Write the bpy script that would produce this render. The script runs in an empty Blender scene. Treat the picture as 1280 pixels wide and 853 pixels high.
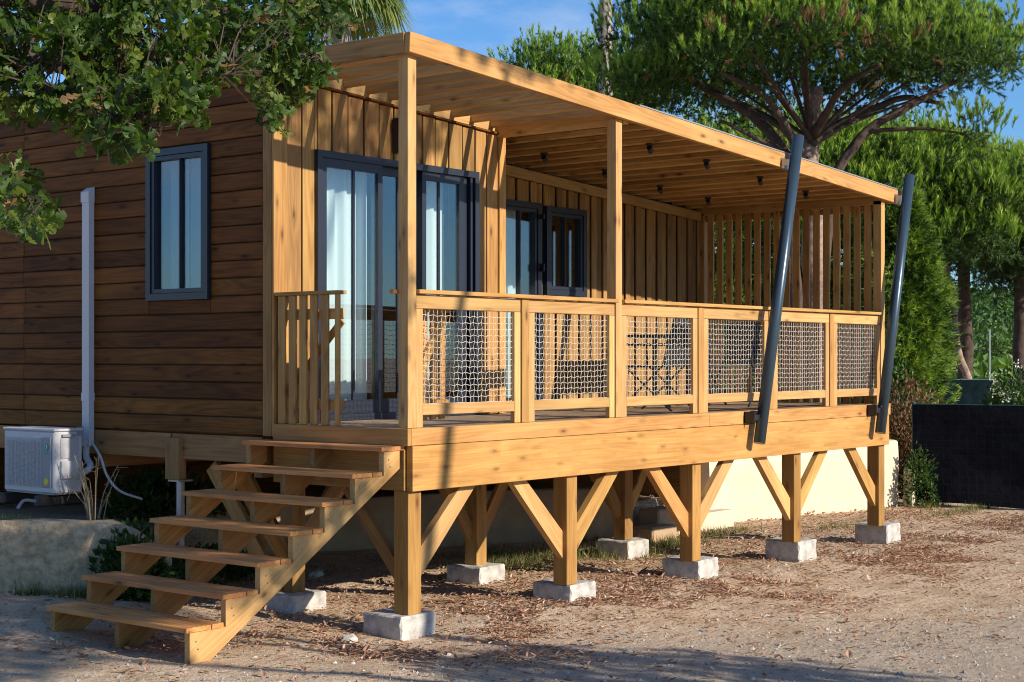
import bpy, math, random
import numpy as np
from mathutils import Matrix, Vector, noise as mnoise
rng = np.random.default_rng(7)
random.seed(7)
SC = bpy.context.scene
COL = SC.collection
R = math.radians

# ------------------------------------------------------------------ camera
F = 1982.0
FW = np.array([.7826, .6225]); RT = np.array([.6225, -.7826])
CAM = np.array([-8.4266, -7.6546]); CZ = 2.0
cd = bpy.data.cameras.new('camera'); cam = bpy.data.objects.new('camera', cd); COL.objects.link(cam)
cam.location = (CAM[0], CAM[1], CZ)
cam.rotation_euler = (R(90), 0, math.atan2(-.7826, .6225))
cd.lens = F / 1280 * 36; cd.sensor_width = 36; cd.shift_y = (446 - 426.5) / 1280
cd.clip_end = 3000; cd.clip_start = .05
SC.camera = cam

# ------------------------------------------------------------------ light
SUN = Vector((-.12, 1.0, -.46)).normalized()          # travel direction
sun_el = math.asin(-SUN.z)
az = math.atan2(-SUN.x, -SUN.y)                         # clockwise from +Y
w = bpy.data.worlds.new('World'); SC.world = w; w.use_nodes = True
nt = w.node_tree; nt.nodes.clear()
N = nt.nodes.new; L = nt.links.new
wo = N('ShaderNodeOutputWorld'); bg = N('ShaderNodeBackground'); bg.inputs[1].default_value = .092
sky = N('ShaderNodeTexSky'); sky.sky_type = 'NISHITA'; sky.sun_disc = False
sky.sun_elevation = sun_el; sky.sun_rotation = az; sky.air_density = 1.0; sky.dust_density = .25; sky.ozone_density = 3.5
tc = N('ShaderNodeTexCoord'); mp = N('ShaderNodeMapping'); mp.inputs['Scale'].default_value = (2.2, 2.2, 7)
ns = N('ShaderNodeTexNoise'); ns.inputs['Scale'].default_value = 2.1; ns.inputs['Detail'].default_value = 8; ns.inputs['Roughness'].default_value = .62
cr = N('ShaderNodeValToRGB'); cr.color_ramp.elements[0].position = .5; cr.color_ramp.elements[1].position = .78
mx = N('ShaderNodeMixRGB'); mx.inputs[2].default_value = (7.0, 7.4, 8.2, 1)
mul = N('ShaderNodeMath'); mul.operation = 'MULTIPLY'; mul.inputs[1].default_value = .5
L(tc.outputs['Generated'], mp.inputs[0]); L(mp.outputs[0], ns.inputs[0]); L(ns.outputs[0], cr.inputs[0])
L(cr.outputs[0], mul.inputs[0]); L(mul.outputs[0], mx.inputs[0])
tint = N('ShaderNodeMixRGB'); tint.blend_type = 'MULTIPLY'; tint.inputs[0].default_value = 1; tint.inputs[2].default_value = (.66, .98, 1.30, 1)
L(sky.outputs[0], tint.inputs[1]); L(tint.outputs[0], mx.inputs[1]); L(mx.outputs[0], bg.inputs[0]); L(bg.outputs[0], wo.inputs[0])
sl = bpy.data.lights.new('sun', 'SUN'); sl.energy = 5.0; sl.angle = R(.53); sl.color = (1.0, .90, .76)
so = bpy.data.objects.new('sun', sl); COL.objects.link(so)
so.rotation_euler = SUN.to_track_quat('-Z', 'Y').to_euler()
SC.view_settings.view_transform = 'Standard'; SC.view_settings.look = 'None'
SC.cycles.pixel_filter_type = 'BLACKMAN_HARRIS'; SC.cycles.filter_width = 1.05
SC.view_settings.exposure = 0.44; SC.view_settings.gamma = 1.0; SC.view_settings.use_curve_mapping = False

# ------------------------------------------------------------------ materials
def newmat(name):
    m = bpy.data.materials.new(name); m.use_nodes = True
    nt = m.node_tree; nt.nodes.clear()
    o = nt.nodes.new('ShaderNodeOutputMaterial'); b = nt.nodes.new('ShaderNodeBsdfPrincipled')
    nt.links.new(b.outputs[0], o.inputs[0])
    return m, nt, b, o

def ramp(nt, stops, inp):
    r = nt.nodes.new('ShaderNodeValToRGB'); e = r.color_ramp.elements
    while len(e) < len(stops): e.new(.5)
    for k, (p, c) in enumerate(stops):
        e[k].position = p; e[k].color = (*c, 1) if len(c) == 3 else c
    nt.links.new(inp, r.inputs[0]); return r.outputs[0]

def node(nt, t, **kw):
    n = nt.nodes.new(t)
    for k, v in kw.items():
        if k.startswith('i_'): n.inputs[k[2:]].default_value = v
        else: setattr(n, k, v)
    return n

def mixc(nt, fac, a, b, mode='MIX'):
    n = nt.nodes.new('ShaderNodeMixRGB'); n.blend_type = mode
    for i, v in ((0, fac), (1, a), (2, b)):
        if hasattr(v, 'links') or hasattr(v, 'is_linked'): nt.links.new(v, n.inputs[i])
        else: n.inputs[i].default_value = v if i == 0 else ((*v, 1) if len(v) == 3 else v)
    return n.outputs[0]

def math_n(nt, op, a, b=0.0, clamp=False):
    n = nt.nodes.new('ShaderNodeMath'); n.operation = op; n.use_clamp = clamp
    for i, v in ((0, a), (1, b)):
        if hasattr(v, 'is_linked'): nt.links.new(v, n.inputs[i])
        else: n.inputs[i].default_value = v
    return n.outputs[0]

def plain(name, col, rough=.6, metal=0, noise=.0, nscale=8, bump=0, spec=.5):
    m, nt, b, o = newmat(name)
    b.inputs['Roughness'].default_value = rough; b.inputs['Metallic'].default_value = metal
    b.inputs['Specular IOR Level'].default_value = spec
    if noise or bump:
        tc = node(nt, 'ShaderNodeTexCoord'); n = node(nt, 'ShaderNodeTexNoise', i_Scale=nscale, i_Detail=6, i_Roughness=.65)
        nt.links.new(tc.outputs['Object'], n.inputs['Vector'])
        lo = tuple(c * (1 - noise) for c in col); hi = tuple(min(1, c * (1 + noise)) for c in col)
        nt.links.new(ramp(nt, [(.3, lo), (.7, hi)], n.outputs[0]), b.inputs['Base Color'])
        if bump:
            bp = node(nt, 'ShaderNodeBump', i_Strength=bump, i_Distance=.02)
            nt.links.new(n.outputs[0], bp.inputs['Height']); nt.links.new(bp.outputs[0], b.inputs['Normal'])
    else: b.inputs['Base Color'].default_value = (*col, 1)
    return m

def wood(name, light, dark, knot, rough=.62, var=.28, fine=26, spec=.3, weather=.0, glulam=False):
    """boards have their length along local X; each object gets its own offset and tone"""
    m, nt, b, o = newmat(name); lk = nt.links.new
    b.inputs['Roughness'].default_value = rough; b.inputs['Specular IOR Level'].default_value = spec
    tc = node(nt, 'ShaderNodeTexCoord'); oi = node(nt, 'ShaderNodeObjectInfo')
    off = node(nt, 'ShaderNodeVectorMath', operation='MULTIPLY'); cx = node(nt, 'ShaderNodeCombineXYZ')
    for i, k in enumerate((41.0, 17.0, 29.0)): lk(math_n(nt, 'MULTIPLY', oi.outputs['Random'], k), cx.inputs[i])
    add = node(nt, 'ShaderNodeVectorMath', operation='ADD'); lk(tc.outputs['Object'], add.inputs[0]); lk(cx.outputs[0], add.inputs[1])
    # cathedral grain
    m1 = node(nt, 'ShaderNodeMapping'); m1.inputs['Scale'].default_value = (.55, 7, 7); lk(add.outputs[0], m1.inputs[0])
    wv = node(nt, 'ShaderNodeTexNoise', i_Scale=1.0, i_Detail=1.5, i_Roughness=.4, i_Distortion=.3); lk(m1.outputs[0], wv.inputs['Vector'])
    rings = math_n(nt, 'FRACT', math_n(nt, 'MULTIPLY', wv.outputs[0], 11.0))
    rings = math_n(nt, 'ABSOLUTE', math_n(nt, 'SUBTRACT', rings, .5))
    # fine fibres
    m2 = node(nt, 'ShaderNodeMapping'); m2.inputs['Scale'].default_value = (1.6, fine * 2.2, fine * 2.2); lk(add.outputs[0], m2.inputs[0])
    fn = node(nt, 'ShaderNodeTexNoise', i_Scale=1.0, i_Detail=5, i_Roughness=.6); lk(m2.outputs[0], fn.inputs['Vector'])
    # blotches
    m3 = node(nt, 'ShaderNodeMapping'); m3.inputs['Scale'].default_value = (1.3, 5, 5); lk(add.outputs[0], m3.inputs[0])
    bl = node(nt, 'ShaderNodeTexNoise', i_Scale=1.0, i_Detail=4); lk(m3.outputs[0], bl.inputs['Vector'])
    g = math_n(nt, 'ADD', math_n(nt, 'MULTIPLY', rings, .42), math_n(nt, 'MULTIPLY', fn.outputs[0], .55))
    g = math_n(nt, 'ADD', g, math_n(nt, 'MULTIPLY', math_n(nt, 'SUBTRACT', bl.outputs[0], .5), .9))
    col = ramp(nt, [(.12, dark), (.62, light)], g)
    # knots
    m4 = node(nt, 'ShaderNodeMapping'); m4.inputs['Scale'].default_value = (3.4, 10, 10); lk(add.outputs[0], m4.inputs[0])
    vo = node(nt, 'ShaderNodeTexVoronoi', i_Scale=1.0, i_Randomness=1.0); lk(m4.outputs[0], vo.inputs['Vector'])
    kn = ramp(nt, [(.07, (1, 1, 1)), (.15, (.40, .40, .40)), (.32, (0, 0, 0))], vo.outputs['Distance'])
    sel = math_n(nt, 'GREATER_THAN', node_out(nt, vo), .42)
    kf = math_n(nt, 'MULTIPLY', kn, sel)
    col = mixc(nt, math_n(nt, 'MULTIPLY', kf, .85), col, knot)
    if glulam:
        bk = node(nt, 'ShaderNodeTexBrick', i_Scale=1.0); bk.inputs['Brick Width'].default_value = .31; bk.inputs['Row Height'].default_value = .04
        bk.inputs['Mortar Size'].default_value = .0012; bk.offset = .37; bk.squash = 1
        bk.inputs['Color1'].default_value = (.72, .72, .72, 1); bk.inputs['Color2'].default_value = (1.12, 1.1, 1.05, 1); bk.inputs['Mortar'].default_value = (.7, .62, .5, 1)
        sp = node(nt, 'ShaderNodeSeparateXYZ'); lk(tc.outputs['Object'], sp.inputs[0]); c2 = node(nt, 'ShaderNodeCombineXYZ')
        lk(sp.outputs[0], c2.inputs[0]); lk(sp.outputs[1], c2.inputs[1]); lk(c2.outputs[0], bk.inputs['Vector'])
        col = mixc(nt, .55, col, bk.outputs[0], 'MULTIPLY')
    if weather:
        tn = node(nt, 'ShaderNodeTexNoise', i_Scale=1.7, i_Detail=5); lk(add.outputs[0], tn.inputs['Vector'])
        col = mixc(nt, math_n(nt, 'MULTIPLY', ramp(nt, [(.45, (0, 0, 0)), (.7, (1, 1, 1))], tn.outputs[0]), weather), col, (.2, .18, .15))
    v = math_n(nt, 'ADD', math_n(nt, 'MULTIPLY', math_n(nt, 'SUBTRACT', oi.outputs['Random'], .5), var), 1.0)
    hs = node(nt, 'ShaderNodeHueSaturation'); lk(v, hs.inputs['Value']); lk(col, hs.inputs['Color'])
    lk(math_n(nt, 'ADD', math_n(nt, 'MULTIPLY', math_n(nt, 'FRACT', math_n(nt, 'MULTIPLY', oi.outputs['Random'], 13.7)), .010), .495), hs.inputs['Hue'])
    lk(hs.outputs[0], b.inputs['Base Color'])
    bp = node(nt, 'ShaderNodeBump', i_Strength=.35, i_Distance=.004)
    lk(math_n(nt, 'ADD', g, math_n(nt, 'MULTIPLY', kf, -.6)), bp.inputs['Height']); lk(bp.outputs[0], b.inputs['Normal'])
    return m

def node_out(nt, vo):
    s = nt.nodes.new('ShaderNodeSeparateColor'); nt.links.new(vo.outputs['Color'], s.inputs[0]); return s.outputs[0]

def leafmat(name, stops, trans=.35, rough=.5, tcol=None, spec=.4):
    m, nt, b, o = newmat(name); lk = nt.links.new
    at = node(nt, 'ShaderNodeAttribute', attribute_name='rnd')
    c = ramp(nt, stops, at.outputs['Fac'])
    lk(c, b.inputs['Base Color']); b.inputs['Roughness'].default_value = rough; b.inputs['Specular IOR Level'].default_value = spec
    t = node(nt, 'ShaderNodeBsdfTranslucent')
    lk(mixc(nt, 1.0, c, tcol or (1.6, 1.7, .7), 'MULTIPLY'), t.inputs[0])
    ms = node(nt, 'ShaderNodeMixShader'); ms.inputs[0].default_value = trans
    lk(b.outputs[0], ms.inputs[1]); lk(t.outputs[0], ms.inputs[2]); lk(ms.outputs[0], o.inputs[0])
    return m

M = {}
M['pine'] = wood('golden_treated_pine', (.49, .275, .088), (.31, .150, .040), (.09, .035, .012), var=.34)
M['pine_pale'] = wood('pale_treated_pine', (.57, .35, .135), (.39, .21, .070), (.17, .08, .03))
M['pine_clad'] = wood('cladding_pine', (.40, .225, .074), (.22, .105, .028), (.06, .022, .008), var=.55)
M['joist'] = wood('joist_pine', (.58, .345, .12), (.38, .19, .052), (.10, .035, .012), var=.5)
M['post'] = wood('brown_tinted_pine', (.41, .225, .062), (.26, .125, .030), (.09, .03, .01))
M['glulam'] = wood('glulam_pine', (.57, .295, .095), (.42, .195, .052), (.22, .10, .03), glulam=True, var=.08)
M['brown'] = wood('brown_stained_boards', (.195, .075, .016), (.072, .025, .005), (.02, .007, .003), var=.5, rough=.6, spec=.12, fine=46)
M['tread'] = wood('reddish_tread_boards', (.64, .28, .095), (.40, .155, .045), (.10, .04, .014), var=.25, fine=34)
M['floor'] = wood('weathered_deck_boards', (.36, .25, .16), (.23, .15, .09), (.12, .07, .04), var=.3, weather=.35)
M['blue_grey'] = plain('dark_blue_grey_frame', (.015, .020, .034), .38)
M['steel'] = plain('dark_blue_grey_steel', (.036, .062, .086), .30, .25, .12, 3)
M['black'] = plain('black_plastic', (.012, .012, .014), .5)
M['fabric'] = plain('black_mesh_fabric', (.012, .013, .018), .8)
M['white'] = plain('white_plastic', (.56, .56, .58), .45, 0, .04, 5)
M['whitegrille'] = plain('off_white_grille', (.43, .43, .45), .5)
M['grey_panel'] = plain('grey_panel', (.26, .27, .31), .4)
M['green_badge'] = plain('green_badge', (.01, .28, .22), .4)
M['yellow_sticker'] = plain('yellow_sticker', (.75, .62, .02), .5)
M['rope'] = plain('white_rope', (.62, .57, .48), .8)
M['zinc'] = plain('galvanised_steel', (.35, .37, .40), .35, .8, .1, 20)
M['concrete'] = plain('pale_concrete', (.44, .41, .37), .9, 0, .38, 9, 1.0)
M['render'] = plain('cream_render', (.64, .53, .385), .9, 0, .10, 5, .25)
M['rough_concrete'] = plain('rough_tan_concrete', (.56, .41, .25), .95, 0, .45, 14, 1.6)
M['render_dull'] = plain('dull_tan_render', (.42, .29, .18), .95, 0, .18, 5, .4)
M['bark'] = plain('shade_dark_bark', (.065, .042, .032), .95, 0, .5, 9, 1.0)  # darkened to carry the shade on branches under the pine crowns
M['bark_pale'] = plain('pale_pink_bark', (.27, .19, .15), .95, 0, .45, 12, 1.0)
M['bark_palm'] = plain('grey_palm_bark', (.30, .26, .22), .95, 0, .3, 14, 1.0)
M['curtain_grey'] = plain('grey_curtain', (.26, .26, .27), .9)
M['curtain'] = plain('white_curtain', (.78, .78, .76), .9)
M['inner'] = plain('brown_interior_panel', (.10, .052, .03), .6)
M['inner_dark'] = plain('dark_interior', (.03, .028, .026), .8)
M['roof'] = plain('grey_roof_sheet', (.30, .32, .34), .45, .3)
M['roof_under'] = plain('roof_lining', (.11, .065, .03), .8)  # lining coloured dark for the deep shade between the joists
M['netting'] = plain('black_windbreak_netting', (.007, .008, .011), .9, 0, .6, 4, 1.0, .06)
M['green_post'] = plain('green_fence_metal', (.015, .065, .04), .5)
M['green_net'] = plain('dark_green_netting', (.003, .009, .012), .9, 0, .5, 4, .8, .04)
M['lamp_glow'] = plain('white_diffuser', (.8, .8, .8), .4)
M['dry'] = plain('dry_stalk', (.38, .28, .17), .9)

def netmat():
    m = M['netting']; nt = m.node_tree; b = [n for n in nt.nodes if n.type == 'BSDF_PRINCIPLED'][0]
    tc = node(nt, 'ShaderNodeTexCoord'); sp = node(nt, 'ShaderNodeSeparateXYZ'); nt.links.new(tc.outputs['Object'], sp.inputs[0])
    u = math_n(nt, 'SUBTRACT', math_n(nt, 'MULTIPLY', sp.outputs[0], .62), math_n(nt, 'MULTIPLY', sp.outputs[1], .78))
    cx = node(nt, 'ShaderNodeCombineXYZ'); nt.links.new(u, cx.inputs[0]); nt.links.new(sp.outputs[2], cx.inputs[1])
    bk = node(nt, 'ShaderNodeTexBrick', i_Scale=1.0); bk.offset = 0; bk.inputs['Brick Width'].default_value = .10; bk.inputs['Row Height'].default_value = .10; bk.inputs['Mortar Size'].default_value = .006
    bk.inputs['Color1'].default_value = (.006, .007, .010, 1); bk.inputs['Color2'].default_value = (.009, .010, .014, 1); bk.inputs['Mortar'].default_value = (.0105, .012, .016, 1)
    nt.links.new(cx.outputs[0], bk.inputs['Vector']); nt.links.new(bk.outputs[0], b.inputs['Base Color'])
netmat()
def glassmat():
    m, nt, b, o = newmat('window_glass'); lk = nt.links.new
    g = node(nt, 'ShaderNodeBsdfGlossy', i_Roughness=.0); g.inputs[0].default_value = (.9, .95, 1, 1)
    t = node(nt, 'ShaderNodeBsdfTransparent'); t.inputs[0].default_value = (.86, .92, .93, 1)
    fr = node(nt, 'ShaderNodeLayerWeight', i_Blend=.5)
    f2 = math_n(nt, 'ADD', math_n(nt, 'MULTIPLY', math_n(nt, 'POWER', fr.outputs['Facing'], 4.0), .85), .09, True)
    ms = node(nt, 'ShaderNodeMixShader'); lk(f2, ms.inputs[0]); lk(t.outputs[0], ms.inputs[1]); lk(g.outputs[0], ms.inputs[2])
    lk(ms.outputs[0], o.inputs[0]); return m
M['glass'] = glassmat()

M['oak_leaf'] = leafmat('oak_leaves', [(.0, (.015, .038, .006)), (.6, (.052, .100, .013)), (.93, (.15, .185, .024)), (1, (.22, .13, .05))], .38)
M['needle'] = leafmat('pine_needles', [(.0, (.016, .042, .007)), (.42, (.085, .17, .018)), (.75, (.21, .34, .032)), (.90, (.32, .42, .060)), (.95, (.22, .11, .055)), (1, (.24, .12, .06))], .25, .55)
M['needle_dark'] = leafmat('dark_pine_needles', [(.0, (.020, .052, .010)), (.8, (.07, .14, .02)), (1, (.11, .15, .03))], .2, .6)
M['cypress_leaf'] = leafmat('cypress_sprays', [(.0, (.02, .05, .010)), (.5, (.11, .20, .028)), (1, (.28, .37, .06))], .25, .6)
M['bush_leaf'] = leafmat('bush_leaves', [(.0, (.015, .045, .010)), (.8, (.05, .11, .02)), (1, (.12, .14, .05))], .3)
M['dry_leaf'] = leafmat('dry_shrub_leaves', [(.0, (.12, .06, .03)), (.6, (.24, .13, .07)), (1, (.10, .13, .04))], .2, .8)
M['grass_leaf'] = leafmat('grass_blades', [(.0, (.035, .07, .012)), (.5, (.09, .14, .025)), (.7, (.24, .20, .08)), (1, (.40, .31, .16))], .3, .7)
M['litter_leaf'] = leafmat('fallen_leaves', [(.0, (.20, .105, .065)), (.45, (.40, .22, .145)), (.8, (.58, .39, .27)), (1, (.74, .62, .48))], .1, .8)
M['stone'] = leafmat('gravel_stones', [(.0, (.20, .17, .14)), (.6, (.34, .31, .28)), (1, (.58, .55, .50))], .0, .9)
M['palm_leaf'] = leafmat('palm_fronds', [(.0, (.05, .10, .015)), (.6, (.14, .19, .03)), (1, (.40, .33, .15))], .3)
M['flower'] = leafmat('white_flowers', [(.0, (.65, .65, .6)), (1, (.85, .85, .8))], .2)
M['vine_leaf'] = leafmat('vine_leaves', [(.0, (.05, .11, .015)), (1, (.14, .22, .03))], .3)

def groundmat():
    m, nt, b, o = newmat('dirt_and_gravel'); lk = nt.links.new
    b.inputs['Roughness'].default_value = 1; b.inputs['Specular IOR Level'].default_value = .05
    tc = node(nt, 'ShaderNodeTexCoord')
    def nz(s, d=6, r=.6):
        n = node(nt, 'ShaderNodeTexNoise', i_Scale=s, i_Detail=d, i_Roughness=r); lk(tc.outputs['Object'], n.inputs['Vector']); return n.outputs[0]
    big = nz(.35, 5); mid = nz(2.2, 6); fine = nz(38, 5, .75); grit = nz(110, 3, .8)
    dirt = ramp(nt, [(.3, (.50, .36, .235)), (.5, (.68, .51, .345)), (.7, (.78, .62, .45))], mid)
    dirt = mixc(nt, .8, dirt, ramp(nt, [(.30, (.45, .40, .36)), (.48, (1, 1, 1)), (.72, (1.3, 1.28, 1.25))], fine), 'MULTIPLY')
    grav = ramp(nt, [(.28, (.29, .23, .17)), (.5, (.55, .45, .34)), (.66, (.67, .57, .45)), (.8, (.80, .73, .63))], grit)
    sp = node(nt, 'ShaderNodeSeparateXYZ'); lk(tc.outputs['Object'], sp.inputs[0])
    # gravel track: in front of the deck, nearer the camera
    ty = math_n(nt, 'SUBTRACT', math_n(nt, 'MULTIPLY', sp.outputs[1], -1.0), math_n(nt, 'MULTIPLY', math_n(nt, 'ABSOLUTE', sp.outputs[0]), .62))
    ty = math_n(nt, 'ADD', ty, math_n(nt, 'MULTIPLY', math_n(nt, 'SUBTRACT', mid, .5), 2.6))
    gm = ramp(nt, [(.0, (0, 0, 0)), (1, (1, 1, 1))], math_n(nt, 'MULTIPLY', math_n(nt, 'ADD', ty, -.2), .8, True))
    gm = math_n(nt, 'MULTIPLY', gm, ramp(nt, [(.3, (.35, .35, .35)), (.6, (1, 1, 1))], big))
    col = mixc(nt, gm, dirt, grav)
    vo = node(nt, 'ShaderNodeTexVoronoi', i_Scale=46.0); lk(tc.outputs['Object'], vo.inputs['Vector'])
    peb = math_n(nt, 'MULTIPLY', ramp(nt, [(.12, (1, 1, 1)), (.22, (0, 0, 0))], vo.outputs['Distance']), math_n(nt, 'GREATER_THAN', node_out(nt, vo), .7))
    col = mixc(nt, math_n(nt, 'MULTIPLY', peb, .55), col, (.62, .56, .48))
    lk(col, b.inputs['Base Color'])
    bp = node(nt, 'ShaderNodeBump', i_Strength=1.0, i_Distance=.035)
    h = math_n(nt, 'ADD', math_n(nt, 'MULTIPLY', fine, .7), math_n(nt, 'ADD', math_n(nt, 'MULTIPLY', grit, .35), math_n(nt, 'MULTIPLY', peb, .3)))
    h = math_n(nt, 'ADD', h, math_n(nt, 'MULTIPLY', nz(9, 4, .7), 1.6)); lk(h, bp.inputs['Height']); lk(bp.outputs[0], b.inputs['Normal'])
    return m
M['ground'] = groundmat()

# ------------------------------------------------------------------ object helpers
W = {}
FR = [Matrix.Identity(4)]
def place(o, Mw, parent):
    W[o.name] = Mw
    if parent is not None:
        o.parent = parent; o.matrix_basis = W[parent.name].inverted() @ Mw
    else: o.matrix_basis = Mw
def thing(name, label, cat, loc=(0, 0, 0), rz=0, group=None):
    o = bpy.data.objects.new(name, None); o.empty_display_size = .2; COL.objects.link(o)
    place(o, FR[0] @ Matrix.Translation(loc) @ Matrix.Rotation(rz, 4, 'Z'), None)
    o['label'] = label; o['category'] = cat
    if group: o['group'] = group
    return o
def tag(o, label=None, cat=None, group=None, kind=None):
    if label: o['label'] = label
    if cat: o['category'] = cat
    if group: o['group'] = group
    if kind: o['kind'] = kind
    return o
def npmesh(name, V, Fc, mat, smooth=False, rnd=None):
    V = np.ascontiguousarray(V, np.float32); Fc = np.ascontiguousarray(Fc, np.int32)
    me = bpy.data.meshes.new(name); k = Fc.shape[1]
    me.vertices.add(len(V)); me.vertices.foreach_set('co', V.ravel())
    me.loops.add(Fc.size); me.loops.foreach_set('vertex_index', Fc.ravel())
    me.polygons.add(len(Fc)); me.polygons.foreach_set('loop_start', np.arange(0, Fc.size, k, dtype=np.int32))
    try: me.polygons.foreach_set('loop_total', np.full(len(Fc), k, np.int32))
    except Exception: pass
    me.polygons.foreach_set('use_smooth', np.full(len(Fc), bool(smooth)))
    if rnd is not None:
        a = me.attributes.new('rnd', 'FLOAT', 'FACE'); a.data.foreach_set('value', np.ascontiguousarray(rnd, np.float32))
    me.update(calc_edges=True); me.materials.append(mat)
    return me
def link(name, me, parent=None, Mw=None):
    o = bpy.data.objects.new(name, me); COL.objects.link(o); place(o, Mw or Matrix.Identity(4), parent); return o
def world_obj(name, V, Fc, mat, parent=None, smooth=False, rnd=None, origin=None):
    """mesh given in world coordinates"""
    V = np.asarray(V, float)
    org = np.array(origin if origin is not None else (V.min(0) + V.max(0)) / 2)
    return link(name, npmesh(name, V - org, Fc, mat, smooth, rnd), parent, Matrix.Translation(org))

_cache = {}
def boxmesh(l, w_, t, bev, mat, key=''):
    k = (round(l, 4), round(w_, 4), round(t, 4), round(bev, 4), mat.name, key)
    if k in _cache: return _cache[k]
    h = np.array([l, w_, t]) / 2; V = []; idx = {}
    for sx in (-1, 1):
        for sy in (-1, 1):
            for sz in (-1, 1):
                s = np.array([sx, sy, sz])
                for a in range(3):
                    p = s * (h - bev); p[a] = s[a] * h[a]; idx[(sx, sy, sz, a)] = len(V); V.append(p)
    Fs = []
    def q(c): Fs.append(c)
    for a in range(3):
        b_, c_ = [x for x in range(3) if x != a]
        for s in (-1, 1):
            f = []
            for (u, v) in ((-1, -1), (1, -1), (1, 1), (-1, 1)):
                t3 = [0, 0, 0]; t3[a] = s; t3[b_] = u; t3[c_] = v; f.append(idx[(*t3, a)])
            q(f)
    for a in range(3):          # edges run along axis a
        b_, c_ = [x for x in range(3) if x != a]
        for u in (-1, 1):
            for v in (-1, 1):
                t0 = [0, 0, 0]; t0[a] = -1; t0[b_] = u; t0[c_] = v; t1 = list(t0); t1[a] = 1
                q([idx[(*t0, b_)], idx[(*t1, b_)], idx[(*t1, c_)], idx[(*t0, c_)]])
    V = np.array(V); tri = []
    me = bpy.data.meshes.new('board')
    T = [[idx[(sx, sy, sz, a)] for a in range(3)] for sx in (-1, 1) for sy in (-1, 1) for sz in (-1, 1)]
    faces = Fs + T; out = []
    for f in faces:
        p = V[f]; n = np.cross(p[1] - p[0], p[2] - p[0]); c = p.mean(0)
        out.append(f if np.dot(n, c) > 0 else f[::-1])
    me.from_pydata([tuple(v) for v in V], [], out); me.materials.append(mat); me.update()
    _cache[k] = me; return me

def board(name, p0, p1, w_, t, mat, parent, up=(0, 0, 1), bev=.003, key=''):
    """beam from p0 to p1 (centre line); t measured along up, w_ across"""
    p0 = Vector(p0); p1 = Vector(p1); x = (p1 - p0); l = x.length; x.normalize()
    z = Vector(up); z = (z - x * z.dot(x)).normalized(); y = z.cross(x)
    Mw = Matrix((x, y, z)).transposed().to_4x4(); Mw.translation = (p0 + p1) / 2
    return link(name, boxmesh(l, w_, t, min(bev, w_ / 4, t / 4), mat, key), parent, FR[0] @ Mw)
def bx(name, a, b, mat, parent, bev=.003, axis=None):
    """axis aligned box from corner a to corner b; length axis = longest"""
    a = np.minimum(a, b) + 0.0, np.maximum(a, b) + 0.0
    lo, hi = a; c = (lo + hi) / 2; d = hi - lo
    ax = int(np.argmax(d)) if axis is None else axis
    e = np.zeros(3); e[ax] = d[ax] / 2
    if ax == 2: return board(name, c - e, c + e, d[0], d[1], mat, parent, up=(0, 1, 0), bev=bev)
    o = 1 - ax
    # thickness along world Z unless the piece is a vertical face: keep the broad face as local XY
    if d[o] < d[2]: return board(name, c - e, c + e, d[2], d[o], mat, parent, up=tuple(np.eye(3)[o]), bev=bev)
    return board(name, c - e, c + e, d[o], d[2], mat, parent, up=(0, 0, 1), bev=bev)

def tube_np(pts, rad, n=6, closed=True):
    pts = np.asarray(pts, float); rad = np.broadcast_to(rad, len(pts)); V = []; Fs = []
    t = np.gradient(pts, axis=0); t /= np.linalg.norm(t, axis=1)[:, None] + 1e-9
    ref = np.array([0, 0, 1.0]) if abs(t[0][2]) < .9 else np.array([1.0, 0, 0])
    ang = np.arange(n) / n * 2 * np.pi
    for i in range(len(pts)):
        u = np.cross(t[i], ref); u /= np.linalg.norm(u) + 1e-9; v = np.cross(u, t[i]); ref = v if abs(np.dot(t[i], v)) < .9 else ref
        ref = v
        V.append(pts[i] + rad[i] * (np.cos(ang)[:, None] * u + np.sin(ang)[:, None] * v))
        ref = np.cross(t[i], u) * -1 if False else v
    V = np.concatenate(V)
    for i in range(len(pts) - 1):
        for j in range(n):
            k = (j + 1) % n; Fs.append((i * n + j, i * n + k, (i + 1) * n + k, (i + 1) * n + j))
    if closed:
        for base in (0, (len(pts) - 1) * n):
            c = len(V); V = np.vstack([V, V[base:base + n].mean(0)])
            for j in range(n):
                k = (j + 1) % n
                Fs.append((base + j, base + k, c, c) if base else (base + k, base + j, c, c))
    return V, np.array(Fs)
class MB:
    def __init__(s): s.V = []; s.F = []; s.n = 0
    def add(s, V, Fc):
        Fc = np.asarray(Fc)
        s.V.append(np.asarray(V, float)); s.F.append(Fc + s.n); s.n += len(V)
    def tube(s, pts, rad, n=6): s.add(*tube_np(pts, rad, n))
    def box(s, a, b, bev=0):
        a, b = np.minimum(a, b), np.maximum(a, b)
        V = np.array([[(a, b)[i][0], (a, b)[j][1], (a, b)[k][2]] for i in (0, 1) for j in (0, 1) for k in (0, 1)])
        s.add(V, [(0, 1, 3, 2), (4, 6, 7, 5), (0, 4, 5, 1), (2, 3, 7, 6), (0, 2, 6, 4), (1, 5, 7, 3)])
    def build(s, name, mat, parent=None, smooth=False, origin=None):
        V = np.concatenate(s.V); Fc = np.concatenate(s.F)
        # clean degenerate quads into tris through from_pydata
        org = np.array(origin if origin is not None else (V.min(0) + V.max(0)) / 2)
        me = bpy.data.meshes.new(name)
        fl = [tuple(dict.fromkeys(f)) for f in Fc.tolist()]
        me.from_pydata((V - org).tolist(), [], [f for f in fl if len(f) > 2]); me.materials.append(mat)
        me.polygons.foreach_set('use_smooth', np.full(len(me.polygons), bool(smooth))); me.update()
        return link(name, me, parent, FR[0] @ Matrix.Translation(org))
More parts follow.
